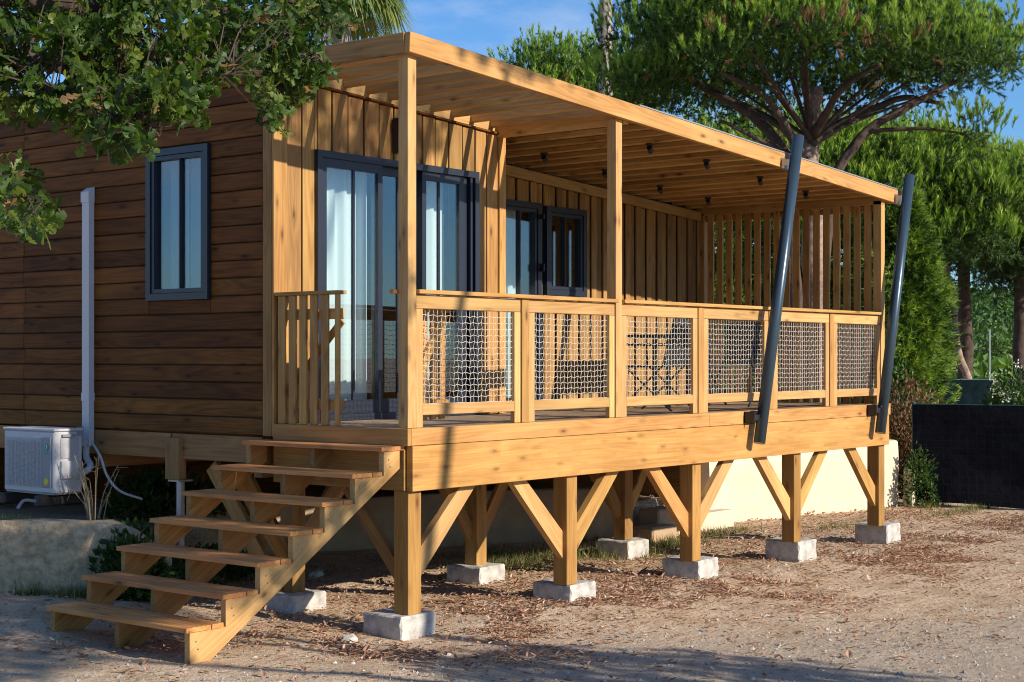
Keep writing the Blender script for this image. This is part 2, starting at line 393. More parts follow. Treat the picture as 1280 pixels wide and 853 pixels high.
def extrude(name, poly, axis, a, b, mat, parent, smooth=False):
    """poly in the two other axes, extruded along axis from a to b"""
    n = len(poly); o = [i for i in range(3) if i != axis]; V = []
    for s in (a, b):
        for p in poly:
            v = [0, 0, 0]; v[axis] = s; v[o[0]] = p[0]; v[o[1]] = p[1]; V.append(v)
    V = np.array(V, float); org = (V.min(0) + V.max(0)) / 2
    me = bpy.data.meshes.new(name); fs = [tuple(range(n)), tuple(range(2 * n - 1, n - 1, -1))]
    fs += [(i, i + n, (i + 1) % n + n, (i + 1) % n) for i in range(n)]
    me.from_pydata((V - org).tolist(), [], fs); me.materials.append(mat)
    import bmesh
    bm = bmesh.new(); bm.from_mesh(me); bmesh.ops.recalc_face_normals(bm, faces=bm.faces); bm.to_mesh(me); bm.free(); me.update()
    return link(name, me, parent, FR[0] @ Matrix.Translation(org))
def copy_tree(root, delta=None, newM=None, label=None):
    def rec(o, par):
        c = o.copy(); COL.objects.link(c); c.parent = par
        for ch in [x for x in list(COL.objects) if x.parent == o]: rec(ch, c)
        return c
    c = rec(root, None)
    if newM is not None: c.matrix_basis = newM
    if label: c['label'] = label
    return c
def at(px, py, d):
    """world point seen at photo pixel (px,py) at forward distance d"""
    r = (px - 640) / F; p = CAM + d * (FW + r * RT); return np.array([p[0], p[1], CZ + (446 - py) / F * d])

# ------------------------------------------------------------------ ground
def smooth(e0, e1, x): t = np.clip((x - e0) / (e1 - e0), 0, 1); return t * t * (3 - 2 * t)
def ongr(px, py, z=0.0): d = (z - 2) * F / (446 - py); return at(px, py, d)[:2]
rw0, rw1 = at(-40, 652, 12.35)[:2], at(138, 650, 12.5)[:2]
bank = at(232, 600, 13.05)[:2]
uw = [ongr(330, 690), ongr(640, 672), ongr(790, 668), ongr(887, 648), ongr(932, 645), ongr(1070, 632), ongr(1123, 627)]
terr = [rw0 + (rw0 - rw1) / np.linalg.norm(rw0 - rw1) * 9, rw0, rw1, bank] + uw + [uw[-1] + np.array([.35, .25]), uw[-1] + np.array([.45, .9]), uw[-1] + np.array([.6, 3]), uw[-1] + np.array([1, 30]), np.array([-25, 40])]
terr = np.array(terr)
def in_poly(x, y, P):
    r = np.zeros(x.shape, bool); n = len(P)
    for i in range(n):
        x0, y0 = P[i]; x1, y1 = P[(i + 1) % n]
        c = ((y0 > y) != (y1 > y)) & (x < (x1 - x0) * (y - y0) / (y1 - y0 + 1e-12) + x0); r ^= c
    return r
def dist_poly(x, y, P):
    d = np.full(x.shape, 1e9); n = len(P)
    for i in range(n):
        a = P[i]; b = P[(i + 1) % n]; e = b - a; t = np.clip(((x - a[0]) * e[0] + (y - a[1]) * e[1]) / (e @ e), 0, 1)
        d = np.minimum(d, np.hypot(x - a[0] - t * e[0], y - a[1] - t * e[1]))
    return d
def hash_noise(x, y, s):
    xi = np.floor(x * s).astype(int); yi = np.floor(y * s).astype(int); fx = x * s - xi; fy = y * s - yi
    def h(a, b): v = np.sin(a * 127.1 + b * 311.7) * 43758.5453; return v - np.floor(v)
    fx = fx * fx * (3 - 2 * fx); fy = fy * fy * (3 - 2 * fy)
    return (h(xi, yi) * (1 - fx) + h(xi + 1, yi) * fx) * (1 - fy) + (h(xi, yi + 1) * (1 - fx) + h(xi + 1, yi + 1) * fx) * fy
def gz(x, y):
    x = np.asarray(x, float); y = np.asarray(y, float)
    z = .10 * smooth(-.5, -2.0, x) - .07 * smooth(1, 7, x) + .11 * smooth(.8, 2.6, y) * smooth(.6, -1.0, x)
    z = z + .03 * (hash_noise(x, y, .9) - .5) + .018 * (hash_noise(x, y, 3.1) - .5) + .010 * (hash_noise(x, y, 9.0) - .5)
    ins = in_poly(x, y, terr); d = dist_poly(x, y, terr)
    slopew = .14 + .75 * smooth(-.55, -.1, x) * smooth(1.4, .9, x)
    hh = .50 - .13 * smooth(1.0, 8, x)
    z = z + np.where(ins, hh * smooth(0.0, 1, (d - .11) / slopew), 0)
    r = np.hypot(x, y); z = z - .6 * smooth(26, 60, r) * 0
    return z
def gz1(x, y): return float(gz(np.array([x]), np.array([y]))[0])
def graded(lo, hi, step, far):
    c = np.arange(lo, hi + 1e-6, step); g = []; s = step; v = hi
    while v < far: s *= 1.25; v += s; g.append(v)
    h = []; s = step; v = lo
    while v > -far: s *= 1.25; v -= s; h.append(v)
    return np.concatenate([h[::-1], c, g])
xs = graded(-9, 15, .085, 900); ys = graded(-8, 9, .085, 900)
X, Y = np.meshgrid(xs, ys, indexing='ij'); Z = gz(X, Y)
nx, ny = X.shape; I = np.arange(nx * ny).reshape(nx, ny)
Fg = np.stack([I[:-1, :-1], I[1:, :-1], I[1:, 1:], I[:-1, 1:]], -1).reshape(-1, 4)
g = link('ground', npmesh('ground', np.stack([X, Y, Z], -1).reshape(-1, 3), Fg, M['ground'], True))
tag(g, kind='structure')

# ------------------------------------------------------------------ the cabin
D1, D2, LX = 1.41, 2.37, 7.79
SL = -.0589
def ztop(x): return 4.315 + SL * x
cab = thing('wooden_cabin', 'brown boarded wooden cabin with a golden pine front behind the deck', 'cabin', (0, D1, 0))
SIDE_Y1 = 6.4
# side wall: horizontal boards with joints
bz = 1.39; pitch = .137; row = 0
win = (2.10, 2.87, 2.46, 3.70)
while bz < 4.17:
    top = min(bz + pitch - .008, 4.20)
    spans = [(D1 + .085, SIDE_Y1)]
    if top > win[2] and bz < win[2] - .02:
        board('plank', (-.012, win[0] + .001, (bz + win[2]) / 2), (-.012, win[1] - .001, (bz + win[2]) / 2), win[2] - bz, .026, M['brown'], cab, up=(1, 0, 0), bev=.006)
    if bz < win[3] and top > win[3] + .02:
        board('plank', (-.012, win[0] + .001, (top + win[3]) / 2), (-.012, win[1] - .001, (top + win[3]) / 2), top - win[3], .026, M['brown'], cab, up=(1, 0, 0), bev=.006)
    if top > win[2] and bz < win[3]: spans = [(D1 + .085, win[0]), (win[1], SIDE_Y1)]
    for (y0, y1) in spans:
        cuts = [y0]
        j = 4.62 if row % 4 else 4.60
        if y0 + .3 < j < y1 - .3: cuts.append(j)
        cuts.append(y1)
        for k in range(len(cuts) - 1):
            px = random.uniform(-.0025, .0025)
            board('plank', (-.012 + px, cuts[k] + .001, (bz + top) / 2), (-.012 + px, cuts[k + 1] - .001, (bz + top) / 2), top - bz, .026, M['brown'], cab, up=(1, 0, 0), bev=.006)
    bz += pitch; row += 1
bx('wall_backing', (0.0, D1 + .05, 1.39), (.03, win[0], 4.17), M['inner_dark'], cab)
bx('wall_backing', (0.0, win[1], 1.39), (.03, SIDE_Y1, 4.17), M['inner_dark'], cab)
bx('wall_backing', (0.0, win[0], 1.39), (.03, win[1], win[2]), M['inner_dark'], cab)
bx('wall_backing', (0.0, win[0], win[3]), (.03, win[1], 4.17), M['inner_dark'], cab)
# sill beam under side wall
M['sill'] = wood('brown_sill_beam', (.33, .18, .065), (.19, .09, .03), (.05, .02, .01))
bx('sill_beam', (-.02, D1 + .09, 1.17), (.06, 2.58, 1.375), M['sill'], cab)
bx('sill_beam', (-.02, 2.60, 1.17), (.06, SIDE_Y1, 1.375), M['sill'], cab)
bx('sill_beam', (.07, D1 + .2, 1.05), (7.7, D1 + .29, 1.38), M['sill'], cab)
bx('sill_beam', (.07, 3.6, 1.05), (7.7, 3.7, 1.38), M['sill'], cab)
bx('floor_panel', (.03, D1 + .02, 1.39), (2.8, SIDE_Y1, 1.47), M['inner'], cab)
bx('floor_panel', (2.802, D2 + .02, 1.39), (LX - .05, SIDE_Y1, 1.47), M['inner'], cab)
# corner trims
bx('corner_trim', (-.03, D1 - .02, 1.385), (-.001, D1 + .08, 4.19), M['pine_clad'], cab)
bx('corner_trim', (-.028, D1 - .045, 1.385), (.115, D1 - .021, 4.19), M['pine'], cab)
# jack and short post under side wall
bx('short_post', (-.06, 2.45, 1.00), (.02, 2.62, 1.34), M['sill'], cab)
mb = MB(); mb.tube([(0.0, 2.5, .40), (0.0, 2.5, .985)], .035, 12); mb.box((-.07, 2.43, .985), (.07, 2.57, .999)); mb.box((-.07, 2.43, .39), (.07, 2.57, .41))
tag(mb.build('jack_stand', M['zinc'], cab), 'galvanised steel jack under the brown side wall')

def clad(x0, x1, y, z0f, z1f, pitch, proud, parent, skip=()):
    """vertical boards on a wall facing -Y; skip = list of (xa, xb, za, zb) openings"""
    x = x0; k = 0
    while x < x1 - .02:
        wd = min(pitch * random.uniform(.93, 1.07), x1 - x)
        if x1 - (x + wd) < .04: wd = x1 - x
        a, b = x + .0075, x + wd - .0075; c = (a + b) / 2
        zs = [(z0f, z1f(c))]
        for (xa, xb, za, zb) in skip:
            if b > xa and a < xb:
                if a < xa and xa - a > .04: # split: keep narrow full-height strip
                    board('cladding_board', ((a + xa) / 2, y - .012, z0f), ((a + xa) / 2, y - .012, z1f(c)), xa - a - .002, .022, M['pine_clad'], parent, up=(0, 1, 0))
                    a = xa
                elif b > xb and b - xb > .04:
                    board('cladding_board', ((b + xb) / 2, y - .012, z0f), ((b + xb) / 2, y - .012, z1f(c)), b - xb - .002, .022, M['pine_clad'], parent, up=(0, 1, 0))
                    b = xb
                if b > xa and a < xb:
                    zs = [(z0f, za), (zb, z1f(c))]
        for (za, zb) in zs:
            if zb - za > .04 and b - a > .01:
                yy = y - (.011 + (proud if k % 2 else 0)) - random.uniform(0, .002)
                board('cladding_board', ((a + b) / 2, yy, za), ((a + b) / 2, yy, zb), b - a, .022, M['pine_clad'], parent, up=(0, 1, 0), bev=.004)
        x += wd; k += 1
door = (.43, 2.43, 1.485, 3.64)
clad(.118, 2.81, D1, 1.485, lambda x: 4.165 + SL * x, .176, .004, cab, [door])
gdoor = (3.86, 4.61, 1.485, 3.585); gwin = (4.70, 5.41, 2.64, 3.57)
clad(2.83, LX - .02, D2, 1.485, lambda x: 4.06 + SL * x, .108, .020, cab, [gdoor, gwin])
def sloped(name, x0, x1, y0, y1, zb, zt, mat, parent, sl=SL):
    """box with its length along X that follows the roof slope; zb, zt heights at x=0"""
    zc = (zb + zt) / 2; yc = (y0 + y1) / 2
    return board(name, (x0, yc, zc + sl * x0), (x1, yc, zc + sl * x1), y1 - y0, zt - zb, mat, parent, up=(0, 0, 1)) if (y1 - y0) > (zt - zb) else \
        board(name, (x0, yc, zc + sl * x0), (x1, yc, zc + sl * x1), zt - zb, y1 - y0, mat, parent, up=(0, 1, 0))
sloped('wall_trim', .0, 2.81, D1 - .05, D1 - .001, 4.168, 4.186, M['brown'], cab)
# backing of front walls (so light does not leak), around openings
def backing(x0, x1, y, ops, parent, zt):
    xs_ = sorted([x0, x1] + [o[0] for o in ops] + [o[1] for o in ops])
    for a, b in zip(xs_[:-1], xs_[1:]):
        op = [o for o in ops if abs(o[0] - a) < 1e-6]
        if op:
            if op[0][2] > 1.52: bx('wall_backing', (a, y, 1.475), (b, y + .03, op[0][2]), M['inner_dark'], parent)
            bx('wall_backing', (a, y, op[0][3]), (b, y + .03, zt), M['inner_dark'], parent)
        elif b - a > .01: bx('wall_backing', (a, y, 1.475), (b, y + .03, zt), M['inner_dark'], parent)
backing(.032, 2.80, D1 + .001, [door], cab, 3.99)
backing(2.83, LX - .03, D2 + .001, [gdoor, gwin], cab, 3.80)
bx('return_wall', (2.78, D1 + .034, 1.475), (2.815, D2 + .02, 4.0), M['pine_clad'], cab)
bx('corner_trim', (2.735, D1 - .045, 1.485), (2.825, D1 - .024, 4.02), M['pine'], cab)
bx('end_wall', (LX - .03, D2 + .035, .20), (LX + .0, SIDE_Y1, 3.8), M['pine_clad'], cab)  # carried down below the floor to keep light out under the cabin
bx('rear_wall', (.03, SIDE_Y1 - .03, .30), (LX - .031, SIDE_Y1, 3.8), M['brown'], cab)  # lower part added to block light from behind under the cabin
# interior partitions
bx('partition', (.034, 4.3, 1.475), (2.9, 4.33, 3.8), M['inner'], cab)
bx('partition', (2.82, D2 + .035, 1.475), (2.85, 4.299, 3.8), M['inner'], cab)
bx('partition', (2.852, 4.3, 1.475), (LX - .032, 4.33, 3.8), M['inner'], cab)
bx('ceiling_panel', (.034, D1 + .035, 3.78), (2.77, 4.29, 3.795), M['curtain'], cab)
bx('ceiling_panel', (2.86, D2 + .035, 3.68), (LX - .034, 4.29, 3.695), M['curtain'], cab)
# roof
roof = sloped('roof', -.03, 2.86, D1 - .02, SIDE_Y1 + .1, 4.33, 4.40, M['roof'], cab)
bx('roof_edge', (-.045, D1 + .0, 4.20), (-.005, SIDE_Y1 + .1, 4.325), M['brown'], cab)
bx('wall_backing', (0, D1 + .08, 4.171), (.03, SIDE_Y1, 4.33), M['inner_dark'], cab)

def window(parent, name, x0, x1, z0, z1, y, face='Y', fw=.06, curtain=None, bars=(), handle=None, proud=.035, trim=.0, mat=None, depth=.05):
    """window facing -Y (face Y) or -X (face X, where x0,x1 are Y values)"""
    mat = mat or M['blue_grey']
    def T(u, d, z): return (u, y + d, z) if face == 'Y' else (y + d, u, z)
    fr = MB()
    fr.box(T(x0, -proud, z0), T(x1, depth, z0 + fw)); fr.box(T(x0, -proud, z1 - fw), T(x1, depth, z1))
    fr.box(T(x0, -proud, z0 + fw), T(x0 + fw, depth, z1 - fw)); fr.box(T(x1 - fw, -proud, z0 + fw), T(x1, depth, z1 - fw))
    wo_ = fr.build(name, mat, parent)
    i = fw; s = MB(); sw = .034; a0, a1, b0, b1 = x0 + i + .004, x1 - i - .004, z0 + i + .004, z1 - i - .004
    s.box(T(a0, -proud + .012, b0), T(a1, depth - .01, b0 + sw)); s.box(T(a0, -proud + .012, b1 - sw), T(a1, depth - .01, b1))
    s.box(T(a0, -proud + .012, b0 + sw), T(a0 + sw, depth - .01, b1 - sw)); s.box(T(a1 - sw, -proud + .012, b0 + sw), T(a1, depth - .01, b1 - sw))
    for bb in bars: s.box(T(bb - .008, -proud + .025, b0 + sw), T(bb + .008, depth - .02, b1 - sw))
    s.build('sash', mat, wo_)
    gl = MB(); gl.box(T(a0 + sw - .005, .0, b0 + sw - .005), T(a1 - sw + .005, .006, b1 - sw + .005)); gl.build('pane', M['glass'], wo_)
    if curtain:
        for (c0, c1) in curtain: curtain_mesh(wo_, c0, c1, z0 + .02, z1 - .03, y + .13, face)
    return wo_
def curtain_mesh(parent, u0, u1, z0, z1, d, face='Y', mat=None):
    n = max(8, int((u1 - u0) / .022)); us = np.linspace(u0, u1, n)
    dd = d + .022 * np.sin(us * 52) + .010 * np.sin(us * 23 + 1); V = []
    for zz in (z0, z1):
        for u, q in zip(us, dd): V.append((u, q, zz) if face == 'Y' else (q, u, zz))
    Fc = [(i, i + 1, n + i + 1, n + i) for i in range(n - 1)]
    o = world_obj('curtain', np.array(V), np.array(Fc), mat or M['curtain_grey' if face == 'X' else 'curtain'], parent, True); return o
# side window
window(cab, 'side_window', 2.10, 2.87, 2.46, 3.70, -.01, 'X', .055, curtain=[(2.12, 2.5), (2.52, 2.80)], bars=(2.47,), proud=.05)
# glazed door and back window
window(cab, 'glazed_door', *gdoor, D2, 'Y', .06, curtain=[(3.9, 4.5)], bars=(4.28,), proud=.05)
window(cab, 'back_window', *gwin, D2, 'Y', .06, bars=(5.05,), proud=.05, curtain=None)
hb = MB(); hb.box((4.575, D2 - .10, 2.88), (4.60, D2 - .052, 2.96)); hb.box((4.575, D2 - .10, 3.42), (4.60, D2 - .052, 3.47)); hb.build('hinge', M['black'], cab)
# sliding door
x0, x1, z0, z1 = door
sd = MB(); fwd_ = .055
sd.box((x0, D1 - .06, z0), (x1, D1 + .09, z0 + .05)); sd.box((x0, D1 - .06, z1 - fwd_), (x1, D1 + .09, z1))
sd.box((x0, D1 - .06, z0 + .05), (x0 + fwd_, D1 + .09, z1 - fwd_)); sd.box((x1 - fwd_, D1 - .06, z0 + .05), (x1, D1 + .09, z1 - fwd_))
sdo = sd.build('sliding_door', M['blue_grey'], cab)
def leaf(a, b, y, bar, bot=.11):
    s = MB(); sw = .052; za, zb = z0 + .052, z1 - fwd_ - .002
    s.box((a, y, za), (b, y + .04, za + bot)); s.box((a, y, zb - .07), (b, y + .04, zb)); s.box((a, y, za + bot), (a + sw, y + .04, zb - .07)); s.box((b - sw, y, za + bot), (b, y + .04, zb - .07))
    s.box((bar - .011, y + .008, za + bot), (bar + .011, y + .032, zb - .07)); s.build('sash', M['blue_grey'], sdo)
    gl = MB(); gl.box((a + sw - .004, y + .017, za + bot - .004), (b - sw + .004, y + .023, zb - .066)); gl.build('pane', M['glass'], sdo)
leaf(x0 + .06, 1.19, D1 - .045, .86); leaf(1.15, 1.75, D1 + .01, 1.45); leaf(1.70, 2.24, D1 - .03, 1.93)
sd2 = MB(); sd2.box((2.245, D1 - .02, z0 + .05), (2.30, D1 + .02, z1 - .06)); sd2.box((2.32, D1 - .05, z0 + .05), (2.345, D1 + .03, z1 - .06)); sd2.build('track_profile', M['blue_grey'], sdo)
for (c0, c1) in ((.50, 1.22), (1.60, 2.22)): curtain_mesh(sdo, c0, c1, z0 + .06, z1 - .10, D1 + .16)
# wall lamp
lm = MB(); lm.box((1.32, D1 - .13, 3.70), (1.39, D1 - .036, 3.99)); lo = lm.build('wall_lamp', M['black'], cab)
lm = MB(); lm.box((1.345, D1 - .139, 3.735), (1.393, D1 - .131, 3.955)); lm.build('lamp_diffuser', M['lamp_glow'], lo)
# cable duct (white) on side wall
dz = MB(); dz.box((-.085, 3.595, 1.235), (-.03, 3.69, 3.36)); dz.box((-.090, 3.59, 1.62), (-.028, 3.695, 1.69))
du = dz.build('cable_duct', M['white'], cab); tag(du, 'tall white cable duct on the brown side wall')
dz = MB(); V = np.array([(-.093, 3.588, 3.32), (-.093, 3.697, 3.32), (-.093, 3.588, 3.41), (-.093, 3.697, 3.41), (-.03, 3.588, 3.45), (-.03, 3.697, 3.45), (-.03, 3.588, 3.32), (-.03, 3.697, 3.32)])
dz.add(V, [(0, 2, 3, 1), (2, 4, 5, 3), (4, 6, 7, 5), (6, 0, 1, 7), (0, 6, 4, 2), (1, 3, 5, 7)]); dz.build('duct_cap', M['white'], du)

# ------------------------------------------------------------------ the deck with its pergola
dk = thing('timber_deck', 'raised golden pine deck on posts with net railings and a slatted pergola roof', 'deck', (0, 0, 0))
DT = 1.484
# floor boards
y = .045; k = 0
while y < D2 - .01:
    wd = .138; xa = .02 if y < D1 - .02 else 2.84
    if y + wd > D1 - .05 and y < D1 - .02 and y + wd > D1: wd = D1 - .052 - y
    if wd > .03:
        cut = 2.6 + (k * 1.31) % 2.8
        for (a, b) in ((xa, cut), (cut, LX - .02)):
            if b - a > .2 and a >= xa: board('deck_plank', (a + .002, y + wd / 2, DT - .016), (b - .002, y + wd / 2, DT - .016), wd - .008, .028, M['floor'], dk)
            elif b > xa and a < xa: pass
    y += .138 if wd > .1 else wd + .06; k += 1
# edge boards and glulam fascia
bx('edge_board', (-.004, -.04, 1.361), (4.05, .0, DT), M['pine'], dk, axis=0)
bx('edge_board', (4.053, -.04, 1.361), (LX + .06, .0, DT), M['pine'], dk, axis=0)
bx('edge_board', (-.045, -.04, 1.361), (-.006, D1 - .05, DT), M['post'], dk, axis=1)  # browner wood stands in for shaded pine on the left end
gl = board('glulam_fascia', (-.001, -.017, 1.196), (LX + .01, -.017, 1.196), .324, .06, M['glulam'], dk, up=(0, 1, 0))
bx('fascia', (-.02, .02, 1.036), (.035, D1 - .03, 1.358), M['post'], dk, axis=1)  # same browner wood, painting in the shade on this side
bx('fascia', (LX - .03, .02, 1.036), (LX + .03, D2 - .05, 1.358), M['pine'], dk, axis=1)
bx('fascia', (.04, D1 - .10, 1.10), (LX - .04, D1 - .04, 1.40), M['pine_clad'], dk, axis=0)
for i, xj in enumerate(np.arange(.5, LX - .2, .5)):
    bx('floor_joist', (xj, .02, 1.20), (xj + .05, D1 - .105, 1.40), M['pine_clad'], dk, axis=1)
# lower posts with V braces
PX = [0.0, 1.91, 3.82, 5.72, 7.64]; PB = .145; BT = 1.033
for i, px_ in enumerate(PX):
    bx('post', (px_, -.002, PB), (px_ + .14, .138, BT), M['post'], dk)
    def brace(a, b, y0=.045, th=.055):
        board('brace', a, b, .125, th, M['pine_pale'], dk, up=(0, 1, 0))
    def v_brace(s):
        xa = px_ + (.14 if s > 0 else 0)
        # brace as prism with cut ends: lower end butts on post, upper on fascia
        w_ = .175; zl = .36; off = .60
        poly = [(xa, zl), (xa, zl + w_ * 1.25), (xa + s * (off - w_ * .62), BT), (xa + s * (off + w_ * .42), BT)]
        Lb = math.hypot(off, .7); ang = math.atan2(.70, s * off)
        prism_board('brace', poly, ang, .04, .10, M['pine_pale'] if (i + (s > 0)) % 2 else M['pine'], dk)
    def prism_board(name, poly, ang, ya, yb, mat, parent):
        c = np.mean(poly, axis=0); ca, sa = math.cos(ang), math.sin(ang)
        L2 = [((p[0] - c[0]) * ca + (p[1] - c[1]) * sa, -(p[0] - c[0]) * sa + (p[1] - c[1]) * ca) for p in poly]
        h = (yb - ya) / 2; V = [(u, v, -h) for u, v in L2] + [(u, v, h) for u, v in L2]; n = len(poly)
        area = sum(L2[k][0] * L2[(k + 1) % n][1] - L2[(k + 1) % n][0] * L2[k][1] for k in range(n))
        fs = [tuple(range(n - 1, -1, -1)), tuple(range(n, 2 * n))] + [(k, (k + 1) % n, (k + 1) % n + n, k + n) for k in range(n)]
        if area < 0: fs = [f[::-1] for f in fs]
        me = bpy.data.meshes.new(name); me.from_pydata(V, [], fs); me.materials.append(mat); me.update()
        x = Vector((ca, 0, sa)); z = Vector((0, -1, 0)); yv = Vector((-sa, 0, ca))
        Mw = Matrix((x, yv, z)).transposed().to_4x4(); Mw.translation = (c[0], (ya + yb) / 2, c[1])
        return link(name, me, parent, FR[0] @ Mw)
    if i > 0: v_brace(-1)
    if i < 4: v_brace(1)
# brace along the left side of the corner post, and rear posts
board('brace', (.065, .14, .42), (.065, .66, 1.03), .10, .05, M['pine_clad'], dk, up=(1, 0, 0))
RP = [(.30, 1.50), (2.46, 1.42), (4.9, 1.5)]
for (rx, ry) in RP:
    bx('rear_post', (rx - .07, ry - .07, .145), (rx + .07, ry + .07, 1.17), M['pine_clad'], dk)
    for s in (-1, 1): board('brace', (rx + s * .06, ry + .0, .40), (rx + s * .56, ry, 1.08), .12, .045, M['pine_clad'], dk, up=(0, 1, 0))
    board('brace', (rx, ry + .06, .42), (rx, ry + .60, 1.10), .12, .045, M['pine_clad'], dk, up=(1, 0, 0))
board('brace', (.25, 1.42, .45), (.25, .85, 1.10), .12, .045, M['pine_clad'], dk, up=(1, 0, 0))
board('brace', (.10, 2.22, 1.12), (.10, 1.62, .38), .14, .045, M['pine_clad'], dk, up=(1, 0, 0))

# railing along the front
RT_ = 2.485
RPX = [0.0, 1.325, 2.61, 3.93, 5.23, 6.50, 7.70]        # rail posts (left edge), width .09
full = {0, 2, 6}
for i, xp in enumerate(RPX):
    zt = 4.165 + SL * xp if i in full else RT_ - .032
    bx('rail_post' if i not in full else 'pergola_post', (xp, .0, DT + .001), (xp + .09, .095, zt), M['pine_pale'] if i in full else M['pine'], dk)
capseg = [(-.01, -.001), (.091, 2.609), (2.701, 7.699)]
cuts = [.092, 2.608]
bx('rail_cap', (.092, -.03, RT_ - .03), (2.607, .075, RT_), M['pine'], dk, axis=0)
bx('rail_cap', (2.703, -.03, RT_ - .03), (5.25, .075, RT_), M['pine'], dk, axis=0)
bx('rail_cap', (5.253, -.03, RT_ - .03), (7.697, .075, RT_), M['pine'], dk, axis=0)
def netmesh(wd, ht, seed):
    r = np.random.default_rng(seed); cell = .046; nx_ = int(round(wd / cell)); nz_ = int(round(ht / cell)); b = MB()
    dx = wd / nx_; dz_ = ht / nz_
    gx = np.array([[i * dx + (.0055 if (i + j) % 2 else -.0055) * (0 < j < nz_) * (0 < i < nx_) + r.normal(0, .0012) for j in range(nz_ + 1)] for i in range(nx_ + 1)])
    gz_ = np.array([[j * dz_ + (.005 if i % 2 else -.005) * (0 < j < nz_) * (0 < i < nx_) - .02 * math.sin(math.pi * i / nx_) * (j / nz_) * (1 - j / nz_) * 2 + r.normal(0, .001) for j in range(nz_ + 1)] for i in range(nx_ + 1)])
    for i in range(nx_ + 1): b.tube(np.stack([gx[i], np.full(nz_ + 1, .0), gz_[i]], 1), .0021, 4)
    for j in range(nz_ + 1): b.tube(np.stack([gx[:, j], np.full(nx_ + 1, .003), gz_[:, j]], 1), .0021, 4)
    V = np.concatenate(b.V); Fc = np.concatenate(b.F); me = bpy.data.meshes.new('net')
    me.from_pydata(V.tolist(), [], [tuple(dict.fromkeys(f)) for f in Fc.tolist()]); me.materials.append(M['rope']); me.update(); return me
for i in range(6):
    a, b = RPX[i] + .094, RPX[i + 1] - .012
    zt = RT_ - .036; zb = DT + .001; st = .075; pan = None
    y0_, y1_ = .006, .05
    pan = bx('rail_panel', (a, y0_, zt - .10), (b, y1_, zt), M['pine_pale'], dk, axis=0)
    tag(pan)
    o1 = bx('stile', (a, y0_, zb), (a + st, y1_, zt - .102), M['pine_pale'], pan); o2 = bx('stile', (b - st, y0_, zb), (b, y1_, zt - .102), M['pine_pale'], pan)
    bx('bottom_rail', (a + st + .001, y0_ + .002, 1.575), (b - st - .001, y1_ - .002, 1.655), M['pine_pale'], pan, axis=0)
    link('net', netmesh(b - a - 2 * st, zt - .10 - 1.655, i), pan, Matrix.Translation((a + st, .03, 1.655)))
# slatted side panel at the left end, next to the cabin corner
sp_ = bx('slatted_panel', (-.035, .665, RT_ - .02), (.055, D1 - .055, RT_ + .008), M['post'], dk, axis=1)
for k in range(6):
    ya = .672 + k * .116
    bx('slat', (-.022, ya, DT + .001), (.0, ya + (.075 if k else .045), RT_ - .022), M['pine'], sp_, axis=2)
bx('panel_rail', (.001, .67, 2.28), (.035, D1 - .06, 2.36), M['pine'], sp_, axis=1)
bx('panel_rail', (.001, .67, 1.60), (.035, D1 - .06, 1.68), M['pine'], sp_, axis=1)
board('panel_rail', (.045, .70, 2.27), (.045, D1 - .1, 1.70), .06, .018, M['pine'], sp_, up=(1, 0, 0))
bx('panel_post', (.0, D1 - .135, DT + .001), (.085, D1 - .058, RT_ - .021), M['pine'], sp_, axis=2)
# gate standing open behind the first rail panel
FR[0] = Matrix.Translation((.13, .15, 0)) @ Matrix.Rotation(R(6), 4, 'Z')
gt = bx('gate', (.0, -.02, 2.33), (.54, .012, 2.41), M['pine'], dk, axis=0)
bx('gate_rail', (.0, -.02, 1.60), (.54, .012, 1.68), M['pine'], gt, axis=0)
board('gate_rail', (.03, -.004, 1.69), (.50, -.004, 2.32), .07, .03, M['pine'], gt, up=(0, 1, 0))
for k in range(5): bx('slat', (.005 + k * .115, .013, 1.53), (.075 + k * .115, .034, 2.455), M['pine'], gt, axis=2)
FR[0] = Matrix.Identity(4)
bx('rail_cap', (-.045, .10, RT_ - .03), (.05, .14, RT_), M['tread'], dk)
mp_ = MB(); mp_.box((-.049, .02, 1.535), (-.046, .07, 1.575)); 

# pergola: front and side beams, joists, cross beam
fb = sloped('front_beam', -.045, 8.15, -.06, -.005, 4.168, 4.315, M['pine'], dk)
bx('side_beam', (-.05, -.004, 4.17), (-.004, 1.62, 4.318), M['pine_clad'], dk, axis=1)
def cross(x, name='joist', w_=.045, zb=.048, h=.10, y1=None, mat=None):
    y1 = y1 or (D1 + .3 if x < 2.8 else D2 + .12)
    z = 4.168 + SL * x + zb
    bx(name, (x, -.004, z), (x + w_, y1, z + h), mat or M['joist'], dk, axis=1, bev=.010 if name == 'joist' else .003)
x = .215
while x < LX + .25:
    if abs(x - 2.755) > .08: cross(x, zb=.048 if x < 2.8 else .012, h=.062 if x > 2.8 else .098, y1=None)
    x += .268 if x < 2.8 else .285
cross(2.72, 'cross_beam', .07, -.025, .165, y1=D1 + .0)
cross(LX - .09, 'cross_beam', .08, -.045, .14)
sloped('ledger_beam', 2.93, LX - .10, D2 - .075, D2 - .03, 4.062, 4.165, M['pine_pale'], dk)
sloped('blocking_board', .0, 2.80, D1 - .02, D1 + .02, 4.19, 4.30, M['pine_pale'], dk)
# roof sheet over the far bays
rs = sloped('roof_sheet', 2.90, 8.12, -.05, SIDE_Y1 + .1, 4.322, 4.335, M['roof'], dk)
sloped('roof_lining', 2.93, 8.10, .0, D2 + 1.0, 4.298, 4.316, M['roof_under'], dk)
sloped('roof_lining', .0, 2.84, D1 + .06, D1 + .6, 4.305, 4.328, M['roof_under'], dk)
